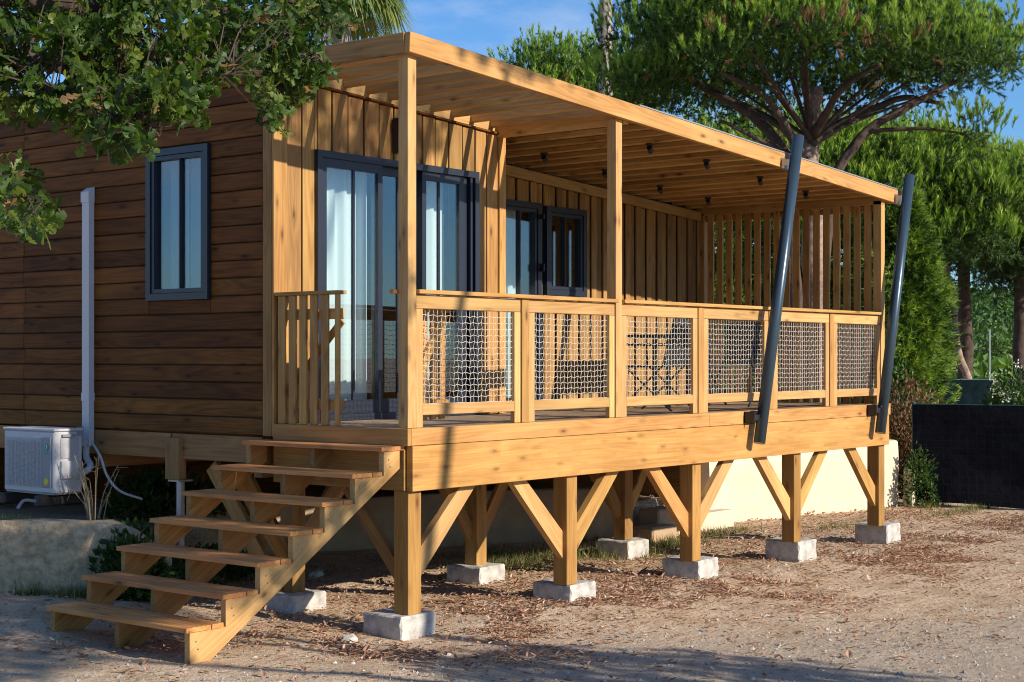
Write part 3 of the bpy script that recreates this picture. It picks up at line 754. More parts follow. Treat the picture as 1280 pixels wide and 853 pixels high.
# spotlights under the roof
for (sx_, sy_) in ((680, 192), (812, 180), (756, 212), (883, 200), (825, 232), (950, 221), (885, 247), (1007, 239)):
    r_ = (sx_ - 640) / F; dd = FW + r_ * RT; best = None
    t = 12.0
    for _ in range(60):
        zp = 2 + (446 - sy_) / F * t; Xp = CAM[0] + t * dd[0]; tz = 4.18 + SL * Xp; t += (tz - zp) * 6 * .5
    Xp, Yp = CAM + t * dd
    if not (0 < Yp < D2): Yp = min(max(Yp, .3), D2 - .3)
    zt = 4.183 + SL * Xp; m_ = MB()
    m_.tube([(Xp, Yp, zt), (Xp, Yp, zt - .02)], .035, 10); m_.tube([(Xp, Yp, zt - .02), (Xp, Yp, zt - .045)], .012, 6); m_.tube([(Xp - .02, Yp - .01, zt - .04), (Xp + .035, Yp + .01, zt - .07)], .026, 10)
    m_.build('spotlight', M['black'], dk)
# slatted end screen
n_s = 18
for k in range(n_s):
    yc = .135 + k * (D2 - .23) / (n_s - 1) + .0
    bx('screen_slat', (LX - .075, yc, DT + .001), (LX - .045, yc + .078, 3.70 + .0), M['pine'], dk, axis=2)
bx('screen_rail', (LX - .043, .10, 3.60), (LX - .0, D2 - .03, 3.665), M['pine'], dk, axis=1)
bx('screen_rail', (LX - .043, .10, 2.42), (LX - .0, D2 - .03, 2.48), M['pine'], dk, axis=1)
bx('screen_post', (LX - .09, D2 - .105, DT), (LX - .0, D2 - .03, 3.7), M['pine'], dk, axis=2)
# leaning steel poles bolted to the deck
for (xa, xb) in ((4.765, 5.535), (7.36, 8.10)):
    p0 = Vector((xa, -.15, 1.18)); p1 = Vector((xb, -.15, 4.17 if xa < 5 else 4.01)); d = (p1 - p0).normalized()
    V, Fc = tube_np([p0, p0.lerp(p1, .5), p1], .056, 28)
    mb = MB(); mb.add(V, Fc); pole = mb.build('steel_pole', M['steel'], dk)
    for poly in pole.data.polygons: poly.use_smooth = abs(poly.normal.dot(d)) < .5
    f = (1.42 - 1.18) / (p1.z - p0.z); q = p0.lerp(p1, f); m_ = MB(); m_.box((q.x - .16, -.05, 1.37), (q.x + .10, -.041, 1.48)); m_.box((q.x - .16, -.155, 1.37), (q.x - .148, -.041, 1.48)); m_.box((q.x - .15, -.15, 1.40), (q.x - .02, -.12, 1.45)); m_.build('bracket', M['black'], pole)
    zb_ = 4.24 + SL * xb; f = (zb_ - p0.z) / (p1.z - p0.z); q = p0.lerp(p1, min(f, .97)); m_ = MB(); m_.box((q.x - .13, -.072, zb_ - .07), (q.x + .05, -.062, zb_ + .03)); m_.box((q.x - .13, -.14, zb_ - .05), (q.x - .118, -.062, zb_ + .01)); m_.build('bracket', M['zinc'], pole)

# ------------------------------------------------------------------ concrete footings
def block_mesh(seed):
    r = np.random.default_rng(seed); sx_, sy_, h = .37, .39, .24; n = 5; V = []; idx = {}
    import bmesh
    bm = bmesh.new(); bmesh.ops.create_cube(bm, size=1)
    bmesh.ops.scale(bm, vec=(sx_, sy_, h), verts=bm.verts)
    bmesh.ops.bevel(bm, geom=list(bm.edges), offset=.012, segments=1, affect='EDGES')
    bmesh.ops.subdivide_edges(bm, edges=[e for e in bm.edges if e.calc_length() > .1], cuts=4, use_grid_fill=True)
    for v in bm.verts: v.co += Vector(r.normal(0, .0028, 3)); v.co.z += h / 2
    me = bpy.data.meshes.new('footing'); bm.to_mesh(me); bm.free(); me.materials.append(M['concrete']); return me
bl = [((0.09, .165), 'concrete footing block under the corner post beside the stairs'),
      ((2.10, .165), 'concrete footing block under the second front post from the stairs'),
      ((4.05, .165), 'concrete footing block under the middle front post of the deck'),
      ((5.96, .165), 'concrete footing block under the fourth front post, before the far end'),
      ((7.96, .165), 'concrete footing block under the farthest front post, near the cream wall'),
      ((.30, 1.50), 'concrete footing block under the rear post right behind the stairs'),
      ((2.46, 1.42), 'concrete footing block with a diagonal shadow under a rear post behind the front row'),
      ((4.90, 1.50), 'concrete footing block deep under the deck, farthest of the rear row')]
for k, ((cx_, cy_), lab) in enumerate(bl):
    o = link('concrete_footing', block_mesh(k), None, Matrix.Translation((cx_, cy_, -.095)) @ Matrix.Rotation(random.uniform(-.05, .05), 4, 'Z'))
    tag(o, lab, 'footing', 'concrete footings under the deck posts')

# ------------------------------------------------------------------ stairs
st = thing('timber_stairs', 'open timber stairs with seven reddish treads leading up to the deck', 'stairs', (-1.0, .75, .1))
run, rise = .2925, .1737
for k in range(7):
    xf = -2.01 + k * run; zt = .318 + k * rise
    tr = thing_part = None
    n_b = 2
    y0_, y1_ = .02, 1.475
    first = None
    for q, (a, b) in enumerate(((0, .198), (.206, .30))):
        if k == 6 and q == 1: b = .25
        # grooved board: cross-section with small grooves
        prof = []; ng = 5 if q == 0 else 2; wdt = b - a; gw = .007
        top = [(xf + a, zt - .004), (xf + a + .004, zt)]
        for g_ in range(1, ng):
            gx = xf + a + wdt * g_ / ng; top += [(gx - gw / 2, zt), (gx - gw / 4, zt - .004), (gx + gw / 4, zt - .004), (gx + gw / 2, zt)]
        top += [(xf + b - .004, zt), (xf + b, zt - .004)]
        prof = [(xf + a, zt - .03)] + top + [(xf + b, zt - .03)]
        # build with length along local X: extrude in Y then rotate axes
        n = len(prof); c = np.mean(prof, axis=0); hl = (y1_ - y0_) / 2; V = []
        for s in (-1, 1): V += [(s * hl, -(p[0] - c[0]), p[1] - c[1]) for p in prof]
        fs = [tuple(range(n)), tuple(range(2 * n - 1, n - 1, -1))] + [(i, i + n, (i + 1) % n + n, (i + 1) % n) for i in range(n)]
        me = bpy.data.meshes.new('tread'); me.from_pydata(V, [], fs); me.materials.append(M['tread'])
        import bmesh
        bm = bmesh.new(); bm.from_mesh(me); bmesh.ops.recalc_face_normals(bm, faces=bm.faces); bm.to_mesh(me); bm.free()
        Mw = Matrix.Rotation(R(90), 4, 'Z'); Mw.translation = (c[0], (y0_ + y1_) / 2, c[1])
        link('tread_board', me, st, Mw)
def stringer(yc, mat):
    up = []
    xf = -2.01 + .035; z_ = .318 - .032
    up.append((xf, .06))
    for k in range(7):
        up.append((xf + k * run, z_ + k * rise)); up.append((xf + (k + 1) * run - .0 if k < 6 else -.055, z_ + k * rise))
    up.append((-.055, 1.20)); up.append((-1.86, .06))
    c = np.mean(up, axis=0); ang = math.atan2(rise, run); ca, sa = math.cos(ang), math.sin(ang)
    L2 = [((p[0] - c[0]) * ca + (p[1] - c[1]) * sa, -(p[0] - c[0]) * sa + (p[1] - c[1]) * ca) for p in up]
    n = len(up); h = .024; V = [(u, v, -h) for u, v in L2] + [(u, v, h) for u, v in L2]
    fs = [tuple(range(n)), tuple(range(2 * n - 1, n - 1, -1))] + [(i, i + n, (i + 1) % n + n, (i + 1) % n) for i in range(n)]
    me = bpy.data.meshes.new('stringer'); me.from_pydata(V, [], fs); me.materials.append(mat)
    import bmesh
    bm = bmesh.new(); bm.from_mesh(me); bmesh.ops.recalc_face_normals(bm, faces=bm.faces); bm.to_mesh(me); bm.free()
    x = Vector((ca, 0, sa)); yv = Vector((-sa, 0, ca)); z = Vector((0, -1, 0))
    Mw = Matrix((x, yv, z)).transposed().to_4x4(); Mw.translation = (c[0], yc, c[1])
    return link('stringer', me, st, Mw)
for yc in (.055, .75, 1.44): so_ = stringer(yc, M['pine_pale'] if yc < .1 else M['pine_clad'])
for k in range(7):
    for dy, dzz in ((.0, .06), (.0, .11)):
        m_ = MB(); xx = -2.01 + .035 + k * run + .05 + (dzz - .06) * .3; zz = .286 + k * rise - dzz
        m_.tube([(xx, .0305, zz), (xx, .027, zz)], .006, 6); m_.build('screw', M['zinc'], st)

# ------------------------------------------------------------------ deck furniture
def chair(label, loc, rz):
    r = thing('folding_chair', label, 'chair', loc, rz, 'black folding chairs on the deck')
    FR[0] = W[r.name]
    m_ = MB(); V = []; n = 7
    pts = [(-.24, .22, .43), (-.24, -.20, .41)]
    m_.box((-.235, -.22, .415), (.235, .22, .428)); m_.build('seat', M['fabric'], r)
    m_ = MB(); V = np.array([(-.235, .20, .43), (.235, .20, .43), (-.235, .31, .88), (.235, .31, .88), (-.235, .212, .43), (.235, .212, .43), (-.235, .322, .88), (.235, .322, .88)])
    m_.add(V, [(0, 1, 3, 2), (4, 6, 7, 5), (0, 2, 6, 4), (1, 5, 7, 3), (2, 3, 7, 6), (0, 4, 5, 1)]); m_.build('backrest', M['fabric'], r)
    for s in (-1, 1):
        m_ = MB(); m_.tube([(s * .25, -.26, .0), (s * .25, .20, .43), (s * .25, .33, .90)], .011, 8); m_.build('frame', M['black'], r)
        m_ = MB(); m_.tube([(s * .26, .30, .0), (s * .26, -.2, .43), (s * .26, -.22, .62)], .011, 8); m_.build('leg', M['black'], r)
        m_ = MB(); m_.box((s * .26 - .02, -.24, .62), (s * .26 + .02, .24, .645)); m_.build('armrest', M['black'], r)
    m_ = MB(); m_.tube([(-.25, -.235, .42), (.25, -.235, .42)], .012, 8); m_.build('crossbar', M['zinc'], r)
    FR[0] = Matrix.Identity(4); return r
ch = chair('black folding chair with its back to the third net panel', (4.42, .80, DT), R(188))
copy_tree(ch, newM=Matrix.Translation((6.05, .85, DT)) @ Matrix.Rotation(R(-84), 4, 'Z'), label='black folding chair in side view behind the fourth net panel')
tb = thing('garden_table', 'black garden table between the folding chairs behind the net railing', 'table', (5.45, 1.40, DT))
FR[0] = W[tb.name]
bx('tabletop', (-.42, -.36, .71), (.42, .36, .74), M['black'], tb, bev=.006)
for sx_ in (-1, 1):
    for sy_ in (-1, 1): bx('leg', (sx_ * .38 - .02, sy_ * .33 - .02, 0), (sx_ * .38 + .02, sy_ * .33 + .02, .709), M['black'], tb)
FR[0] = Matrix.Identity(4)

# ------------------------------------------------------------------ outdoor unit
ac = thing('outdoor_unit', 'white air conditioner outdoor unit standing on black feet by the brown wall', 'air conditioner', (-.45, 3.8, .74))
ax, ay = -.55, 3.43     # near right vertical edge
AW, AD, AH = .71, .28, .515; az0 = .865
FR[0] = Matrix.Translation((ax, ay, az0)) @ Matrix.Rotation(R(0), 4, 'Z')
bx('casing', (0, 0, 0), (AD, AW, AH), M['white'], ac, bev=.012, axis=1)
bx('top_cover', (-.008, -.008, AH + .001), (AD + .008, AW + .008, AH + .022), M['white'], ac, bev=.008, axis=1)
bx('front_panel', (-.012, .16, .05), (-.001, AW - .03, AH - .06), M['whitegrille'], ac, bev=.004, axis=1)
for k in range(18): bx('grille_bar', (-.022, .175, .07 + k * .0205), (-.013, AW - .045, .076 + k * .0205), M['whitegrille'], ac, bev=.001, axis=1)
for k in range(9): bx('grille_bar', (-.026, .19 + k * .052, .06), (-.0225, .196 + k * .052, AH - .07), M['whitegrille'], ac, bev=.001, axis=2)
bx('control_panel', (-.014, .035, .05), (-.001, .15, AH - .05), M['grey_panel'], ac, bev=.004, axis=2)
m_ = MB(); m_.tube([(-.0145, .09, AH - .13), (-.018, .09, AH - .13)], .032, 20); bd = m_.build('badge', M['green_badge'], ac)
m_ = MB(); tt = np.linspace(0, 2 * np.pi, 13); m_.tube(np.stack([np.full(13, -.0195), .09 + .016 * np.cos(tt), AH - .13 + .016 * np.sin(tt)], 1), .003, 4); m_.build('emblem', M['white'], bd)
bx('badge_line', (-.0165, .055, AH - .185), (-.0145, .125, AH - .176), M['green_badge'], ac, bev=.0005, axis=1)
m_ = MB(); m_.tube([(-.0145, .09, .10), (-.0175, .09, .10)], .030, 16); m_.build('sticker', M['yellow_sticker'], ac)
bx('service_cover', (.06, -.02, .12), (AD - .04, -.001, .27), M['white'], ac, bev=.006, axis=0)
bx('service_cover', (.06, -.006, .29), (AD - .04, -.001, .46), M['whitegrille'], ac, bev=.002, axis=0)
m_ = MB(); m_.box((.07, -.022, .47), (.20, -.001, .49)); m_.build('handle', M['grey_panel'], ac)
bx('rating_label', (.22, -.003, .47), (.29, -.0005, .55), M['grey_panel'], ac, bev=.0005)
for yy in (.06, AW - .14): bx('foot', (-.10, yy, -.105), (AD + .10, yy + .09, -.012), M['black'], ac, bev=.015, axis=0)
bx('mount_bar', (.01, .02, -.011), (AD - .01, AW - .02, -.001), M['zinc'], ac, bev=.002)
FR[0] = Matrix.Identity(4)
tag(ac); 
def cable(name, pts, r, mat, label, cat):
    P = [Vector(p) for p in pts]; out = []
    n = len(P)
    for i in range(n - 1):
        p0 = P[max(i - 1, 0)]; p1 = P[i]; p2 = P[i + 1]; p3 = P[min(i + 2, n - 1)]
        for t in np.linspace(0, 1, 7)[:(-1 if i < n - 2 else None)]:
            out.append(.5 * ((2 * p1) + (p2 - p0) * t + (2 * p0 - 5 * p1 + 4 * p2 - p3) * t * t + (3 * p1 - p0 - 3 * p2 + p3) * t ** 3))
    m_ = MB(); m_.tube([tuple(v) for v in out], r, 8); o = m_.build(name, mat, None, True); tag(o, label, cat)
cable('insulated_pipe', [(-.065, 3.63, 1.28), (-.07, 3.65, 1.15), at(113, 583, 13.45), at(104, 592, 13.4), at(98, 600, 13.35)], .028, M['white'], 'thick white insulated pipe from the duct to the outdoor unit', 'pipe')
cable('drain_hose', [(-.05, 3.60, 1.27), at(126, 572, 13.45), at(134, 595, 13.4), at(150, 614, 13.4), at(178, 624, 13.5)], .011, M['white'], 'thin pale hose curving from the white duct down to the soil', 'hose')
cable('condensate_hose', [at(45, 627, 12.95), at(30, 626, 12.9), at(22, 636, 12.85)], .014, M['grey_panel'], 'short grey hose below the outdoor unit between its feet', 'hose')

# ------------------------------------------------------------------ low walls
def wall_line(name, pts, tops, thick, mat, label, rough=.01, seg=.16, zb=-.3, round_top=0):
    pts = [np.array(p, float) for p in pts]; S = []; T = []
    for a, b, ta, tb in zip(pts[:-1], pts[1:], tops[:-1], tops[1:]):
        n = max(1, int(np.linalg.norm(b - a) / seg))
        for k in range(n): S.append(a + (b - a) * k / n); T.append(ta + (tb - ta) * k / n)
    S.append(pts[-1]); T.append(tops[-1]); S = np.array(S); T = np.array(T)
    tg = np.gradient(S, axis=0); tg /= np.linalg.norm(tg, axis=1)[:, None]; nr = np.stack([tg[:, 1], -tg[:, 0]], 1)
    prof = []   # (offset toward viewer, height fraction)
    hs = np.linspace(0, 1, 9)
    V = []; n = len(S); rows = []
    rows += [(0.0, h) for h in hs[:-1]] + [(-.01, .985), (-.03, 1.0), (-thick + .03, 1.0), (-thick, .97), (-thick, 0)]
    for i in range(n):
        for (o_, h) in rows:
            zz = zb + (T[i] - zb) * h; p = S[i] + nr[i] * (o_ + (rng.normal(0, rough) if o_ > -.05 else 0)); V.append((p[0], p[1], zz + rng.normal(0, rough * .6) * (h > .9)))
    m = len(rows); Fc = []
    for i in range(n - 1):
        for j in range(m - 1): Fc.append((i * m + j, (i + 1) * m + j, (i + 1) * m + j + 1, i * m + j + 1))
    me = bpy.data.meshes.new(name); V = np.array(V); org = V.mean(0)
    fs = [tuple(f) for f in Fc] + [tuple(range(m - 1, -1, -1)), tuple(range((n - 1) * m, n * m))]
    me.from_pydata((V - org).tolist(), [], fs); me.materials.append(mat); me.update()
    me.polygons.foreach_set('use_smooth', np.full(len(me.polygons), True))
    o = link(name, me, None, Matrix.Translation(org)); tag(o, label, 'wall'); return o
dr = (rw0 - rw1) / np.linalg.norm(rw0 - rw1)
wall_line('retaining_wall', [rw0 + dr * 3, rw0, rw1, rw1 + (rw1 - rw0) / np.linalg.norm(rw1 - rw0) * .22, rw1 + (rw1 - rw0) / np.linalg.norm(rw1 - rw0) * .5 + np.array([.05, .1])], [.71, .71, .70, .62, .42], .22, M['rough_concrete'], 'rough tan concrete retaining wall below the white outdoor unit', .012)
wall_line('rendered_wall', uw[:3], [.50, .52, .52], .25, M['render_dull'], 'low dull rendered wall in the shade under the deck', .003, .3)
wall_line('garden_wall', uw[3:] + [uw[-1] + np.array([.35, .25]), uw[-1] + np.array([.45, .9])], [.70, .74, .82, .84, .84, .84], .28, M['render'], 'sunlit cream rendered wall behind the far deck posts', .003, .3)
e0 = np.array(uw[2]); 
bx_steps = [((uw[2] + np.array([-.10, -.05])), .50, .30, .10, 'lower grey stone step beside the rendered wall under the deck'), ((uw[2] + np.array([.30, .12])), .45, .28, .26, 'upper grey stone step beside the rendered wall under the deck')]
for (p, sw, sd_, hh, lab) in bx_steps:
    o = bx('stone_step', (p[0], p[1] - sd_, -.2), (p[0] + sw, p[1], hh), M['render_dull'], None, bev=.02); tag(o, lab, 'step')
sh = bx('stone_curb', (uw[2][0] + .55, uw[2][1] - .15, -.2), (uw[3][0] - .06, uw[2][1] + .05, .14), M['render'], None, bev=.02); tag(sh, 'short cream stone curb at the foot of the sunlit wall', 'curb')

# ------------------------------------------------------------------ foliage tools
def rand_dirs(n):
    v = rng.normal(size=(n, 3)); return v / np.linalg.norm(v, axis=1)[:, None]
def frames(axis, spin=None):
    n = len(axis); a = axis / (np.linalg.norm(axis, axis=1)[:, None] + 1e-9); r = rand_dirs(n)
    u = np.cross(a, r); u /= np.linalg.norm(u, axis=1)[:, None] + 1e-9; v = np.cross(a, u); return a, u, v
def cards(P, axis, tmpl, faces, size):
    """template points (k,3): x along axis, y side, z normal; returns V,F"""
    a, u, v = frames(axis); k = len(tmpl); T = np.asarray(tmpl)
    size = np.broadcast_to(size, len(P))
    V = P[:, None, :] + size[:, None, None] * (T[None, :, 0, None] * a[:, None, :] + T[None, :, 1, None] * u[:, None, :] + T[None, :, 2, None] * v[:, None, :])
    Fc = np.asarray(faces)[None] + (np.arange(len(P)) * k)[:, None, None]
    return V.reshape(-1, 3), Fc.reshape(-1, Fc.shape[-1])
_ol = [(0, .02), (.16, .05), (.24, .15), (.34, .17), (.38, .10), (.46, .13), (.52, .26), (.62, .27), (.66, .15), (.72, .17), (.80, .25), (.90, .20), (.98, .09), (1.02, 0)]
OAK_T = [(x_, y_, .10 * abs(y_)) for x_, y_ in _ol] + [(x_, -y_, .10 * abs(y_)) for x_, y_ in _ol[::-1][1:]] + [(.35, 0, -.02), (.70, 0, -.04)]
_n = len(OAK_T) - 2
OAK_F = []
for _i in range(_n):
    _j = (_i + 1) % _n; _xm = (OAK_T[_i][0] + OAK_T[_j][0]) / 2; _c = _n if _xm < .52 else _n + 1; OAK_F.append((_i, _j, _c))
OAK_F += [(6, _n + 1, _n), (_n - 6, _n, _n + 1)]
LEAF_T = [(0, 0, 0), (.5, .26, .06), (1, 0, -.05), (.5, -.26, .06)]; LEAF_F = [(0, 1, 2), (0, 2, 3)]
def tufts(P, D, nn, length, width, spread, mat_name, nl=.45):
    """needle brushes: thin triangles set along a shoot that runs from P in direction D"""
    n = len(P); Pn = np.repeat(P, nn, 0); Dn = np.repeat(D, nn, 0); s = rand_dirs(n * nn)
    t = np.sqrt(rng.uniform(0, 1, (n * nn, 1))); L_ = np.repeat(np.broadcast_to(length, n), nn)[:, None]
    s = s - Dn * (s * Dn).sum(1)[:, None]; s /= np.linalg.norm(s, axis=1)[:, None] + 1e-9
    base = Pn + Dn * L_ * t * (1 - nl * .6)
    d = Dn + s * spread * rng.uniform(.5, 1.2, (n * nn, 1)); d /= np.linalg.norm(d, axis=1)[:, None]
    side = np.cross(d, rand_dirs(n * nn)); side /= np.linalg.norm(side, axis=1)[:, None] + 1e-9
    tip = base + d * L_ * nl * rng.uniform(.8, 1.05, (n * nn, 1)); w2 = np.repeat(np.broadcast_to(width, n), nn)[:, None]
    V = np.stack([base - side * w2 / 2, base + side * w2 / 2, tip], 1).reshape(-1, 3)
    return V, np.arange(len(V)).reshape(-1, 3)

def trunk_mesh(paths, name, mat, parent, n=9):
    b = MB()
    for pts, rad in paths:
        pts = np.array(pts, float); m = max(4, len(pts) * 4); t = np.linspace(0, len(pts) - 1, m); i = np.minimum(t.astype(int), len(pts) - 2); f = (t - i)[:, None]
        P = pts[i] * (1 - f) + pts[i + 1] * f
        k = np.array([.25, .5, .25]); Q = P.copy(); Q[1:-1] = P[:-2] * .25 + P[1:-1] * .5 + P[2:] * .25
        rr = np.interp(t, np.arange(len(pts)), np.linspace(rad[0], rad[1], len(pts)))
        Q[1:-1] += rng.normal(0, 1, Q[1:-1].shape) * rr[1:-1, None] * .10
        b.tube(Q, rr * (1 + rng.normal(0, .05, m)), n)
    return b.build(name, mat, parent, True)

def stone_pine(label, base, paths, clumps, crad, n_t, leafmat_, group=None, needle=.20, width=.012, seed=1, brown=.06, bark='bark_pale', nn=15, under=.25):
    t = thing('stone_pine', label, 'pine tree', base, 0, group)
    trunk_mesh(paths[:1], 'trunk', M[bark], t, 12)
    if len(paths) > 1: trunk_mesh(paths[1:], 'branch', M['bark'], t, 7)
    C_ = np.array(clumps); k = len(C_); rad = crad * rng.uniform(.75, 1.25, k)
    # shoots on the upper side of every clump, few below
    per = n_t // k; idx = np.repeat(np.arange(k), per); d = rand_dirs(len(idx))
    flip = (d[:, 2] < 0) & (rng.random(len(idx)) > under); d[flip, 2] *= -1
    rr = rad[idx] * rng.uniform(.55, 1.05, len(idx))
    P = C_[idx] + d * rr[:, None] * np.array([1, 1, .8])
    D = d * .42 + np.array([0, 0, 1.2]) + rng.normal(0, .13, d.shape); lowm = d[:, 2] < -.45
    D[lowm] = d[lowm] * .8 + np.array([0, 0, .35]) + rng.normal(0, .25, (lowm.sum(), 3)); D /= np.linalg.norm(D, axis=1)[:, None]
    tone = rng.random(k); shoot = np.clip(.35 * tone[idx] + .35 * rng.random(len(idx)), 0, 1) * .75
    shoot[lowm] *= .5  # downward shoots coloured darker, as the shaded underside
    cf = rng.random(k) < brown * 1.6; br = (rng.random(len(idx)) < .55) & cf[idx] & (d[:, 2] < .5); shoot[br] = .97
    V, Fc = tufts(P, D, nn, needle * rng.uniform(.75, 1.25, len(idx)), width, .62, None, .42)
    # sparser, broader needle sprays fill every clump, coloured dark as its inner shade
    ni = int(len(idx) * 1.7); ii = rng.integers(0, k, ni); P2 = C_[ii] + rand_dirs(ni) * (rad[ii] * rng.uniform(.0, .92, ni))[:, None]; D2_ = rand_dirs(ni) * .8 + np.array([0, 0, .3])
    D2_ /= np.linalg.norm(D2_, axis=1)[:, None]; V2, F2 = tufts(P2, D2_, 16, needle * .7, width * 1.1, .9, None)
    world_obj('crown', np.concatenate([V, V2]), np.concatenate([Fc, F2 + len(V)]), leafmat_, t, False, np.concatenate([np.where(np.repeat(br, nn), .97, np.clip(np.repeat(shoot, nn) * .55 + .66 * (V.reshape(-1, 3, 3)[:, 2] - np.repeat(P, nn, 0) * 1.0)[:, 2] / needle * (~np.repeat(lowm, nn)), 0, .90)), np.repeat(rng.uniform(0, .30, ni), 16)])); return t

# big umbrella pine behind the far end of the deck
DP = 23.0
c0 = at(1008, 60, DP)
Pp = lambda x_, y_, d_=0: tuple(at(x_, y_, DP + d_))
base = at(1014, 610, DP)
paths = [([Pp(1016, 640), Pp(1019, 400), Pp(1017, 260), Pp(1012, 205), Pp(1014, 160, .3), Pp(1020, 110, .3)], (.19, .10)),
         ([Pp(1006, 640), Pp(992, 400, -.2), Pp(990, 270, -.2), Pp(985, 192, -.2), Pp(940, 142, 0), Pp(880, 110, .4), Pp(830, 80, .4)], (.13, .05)),
         ([Pp(1022, 420), Pp(1034, 270), Pp(1046, 212), Pp(1080, 165), Pp(1140, 130), Pp(1200, 100, .2)], (.11, .04)),
         ([Pp(1012, 200), Pp(980, 160, .5), Pp(930, 130, 1.0), Pp(880, 120, 1.2)], (.08, .03)),
         ([Pp(1014, 180), Pp(1060, 150, .6), Pp(1130, 120, 1.0), Pp(1180, 130, 1.2)], (.08, .03)),
         ([Pp(1000, 190, -.3), Pp(960, 120, -1.0), Pp(900, 90, -1.6)], (.07, .03)), ([Pp(1016, 170), Pp(1050, 110, -1.0), Pp(1100, 80, -1.6)], (.07, .03)),
         ([Pp(1080, 165), Pp(1150, 160, -.2), Pp(1215, 168, -.3)], (.04, .015)), ([Pp(1013, 160), Pp(1005, 90, -.6), Pp(1000, 40, -1)], (.07, .03)),
         ([Pp(985, 192), Pp(950, 175, -.6), Pp(900, 150, -1)], (.05, .02))]
cl = []
for _ in range(4000):
    u = rng.uniform(-1, 1, 3)
    if np.hypot(u[0], u[1]) > 1: continue
    r_ = np.hypot(u[0], u[1])
    # umbrella: dome top, shallow underside
    top = 1.75 * max(0, 1 - r_ ** 2.1) - (.62 if u[0] > 0 else .30) * u[0] - .02; bot = -.62 + .15 * r_ + .55 * max(0, 1 - r_ * 1.3) - .25 * (u[0] < -.3)
    z_ = rng.uniform(-.95, 2.0)
    if (z_ > top and z_ > bot + .35) or z_ < bot: continue
    if r_ < .40 and z_ < top - .8: continue
    off = RT * u[0] * 2.95 + FW * u[1] * 2.6
    p = np.array([c0[0] + off[0], c0[1] + off[1], c0[2] + z_ + .12 * math.sin(u[0] * 9)])
    if any(np.linalg.norm(p - q) < .36 for q in cl): continue
    cl.append(p)
    if len(cl) > 230: break
stone_pine('large umbrella pine with a broad bright green crown behind the far end of the deck', (base[0], base[1], 0), paths + [([Pp(1014, 175), tuple((np.array(q) * .5 + np.array(Pp(1014, 150)) * .5) - np.array([0, 0, .12])), tuple(q)], (.035, .01)) for q in cl[::24]], cl + [at(1200, 166, DP - .3), at(1222, 172, DP - .3)], .47, 8600, M['needle'], nn=42, needle=.215, width=.0105)
lim = at(1212, 170, DP - .2)
# smaller pines
def pine_at(label, px, py, d, hw, hh, nclump, ntuft, mat, trunk_px=None, group='smaller pines behind the deck', seed=0, crad=.6, needle=.30, width=.016, lean=0, two=False, nn=14):
    ntuft = int(ntuft * .75); nn = int(nn * 1.7); c = at(px, py, d); b = at((trunk_px or px) + lean, 600, d); cl = []
    for _ in range(6000):
        u = rng.uniform(-1, 1, 3)
        if u @ u > 1 or u[2] < -.55: continue
        off = RT * u[0] * hw + FW * u[1] * hw * .8; p = np.array([c[0] + off[0], c[1] + off[1], c[2] + u[2] * hh])
        if any(np.linalg.norm(p - q) < crad * .75 for q in cl): continue
        cl.append(p)
        if len(cl) >= nclump: break
    tp = trunk_px or px; mid = at(tp + lean * .5, 400, d)
    b[2] = -.2
    paths = [([tuple(b), tuple(mid), tuple(at(tp, py + 20, d)), tuple(c)], (.17, .08))]
    for q in cl[::4]: paths.append(([tuple(at(tp, py + hh * F / d * .7, d)), tuple((np.array(q) + c) / 2), tuple(q)], (.06, .02)))
    return stone_pine(label, (b[0], b[1], 0), paths, cl, crad, ntuft, mat, group, needle, width, brown=.02, under=.5, bark='bark', nn=nn)
pine_at('green pine rising behind the hedge to the right of the leaning pole', 1165, 262, 30, 2.0, 1.25, 90, 7500, M['needle'], crad=.5)
pine_at('pine with a bare slim trunk beyond the dark fences', 1232, 292, 34, 1.9, .85, 60, 4500, M['needle'], trunk_px=1205, lean=2)
pine_at('dark pine cut by the right edge of the photo', 1300, 300, 32, 1.3, 1.3, 45, 3500, M['needle_dark'], trunk_px=1275)
pine_at('distant pine whose top shows over the pergola beam left of the umbrella pine', 712, 140, 40, 2.3, 1.5, 70, 5500, M['needle'])
pine_at('leafy pine seen under the umbrella pine crown above the front beam', 930, 235, 30, 2.3, 1.2, 60, 5000, M['needle'])
pine_at('leafy pine filling the gap between the two leaning poles above the beam', 1062, 240, 29, 1.6, 1.0, 50, 4500, M['needle'])
# slim leaning trunk next to the bare pine trunk
o = trunk_mesh([([tuple(at(1212, 480, 33.2)), tuple(at(1197, 440, 33.2)), tuple(at(1192, 390, 33.2)), tuple(at(1186, 350, 33.2)), tuple(at(1180, 315, 33.2))], (.09, .05))], 'leaning_trunk', M['bark_pale'], None); tag(o, 'slim pale leaning tree trunk beside the bare pine trunk', 'tree trunk')

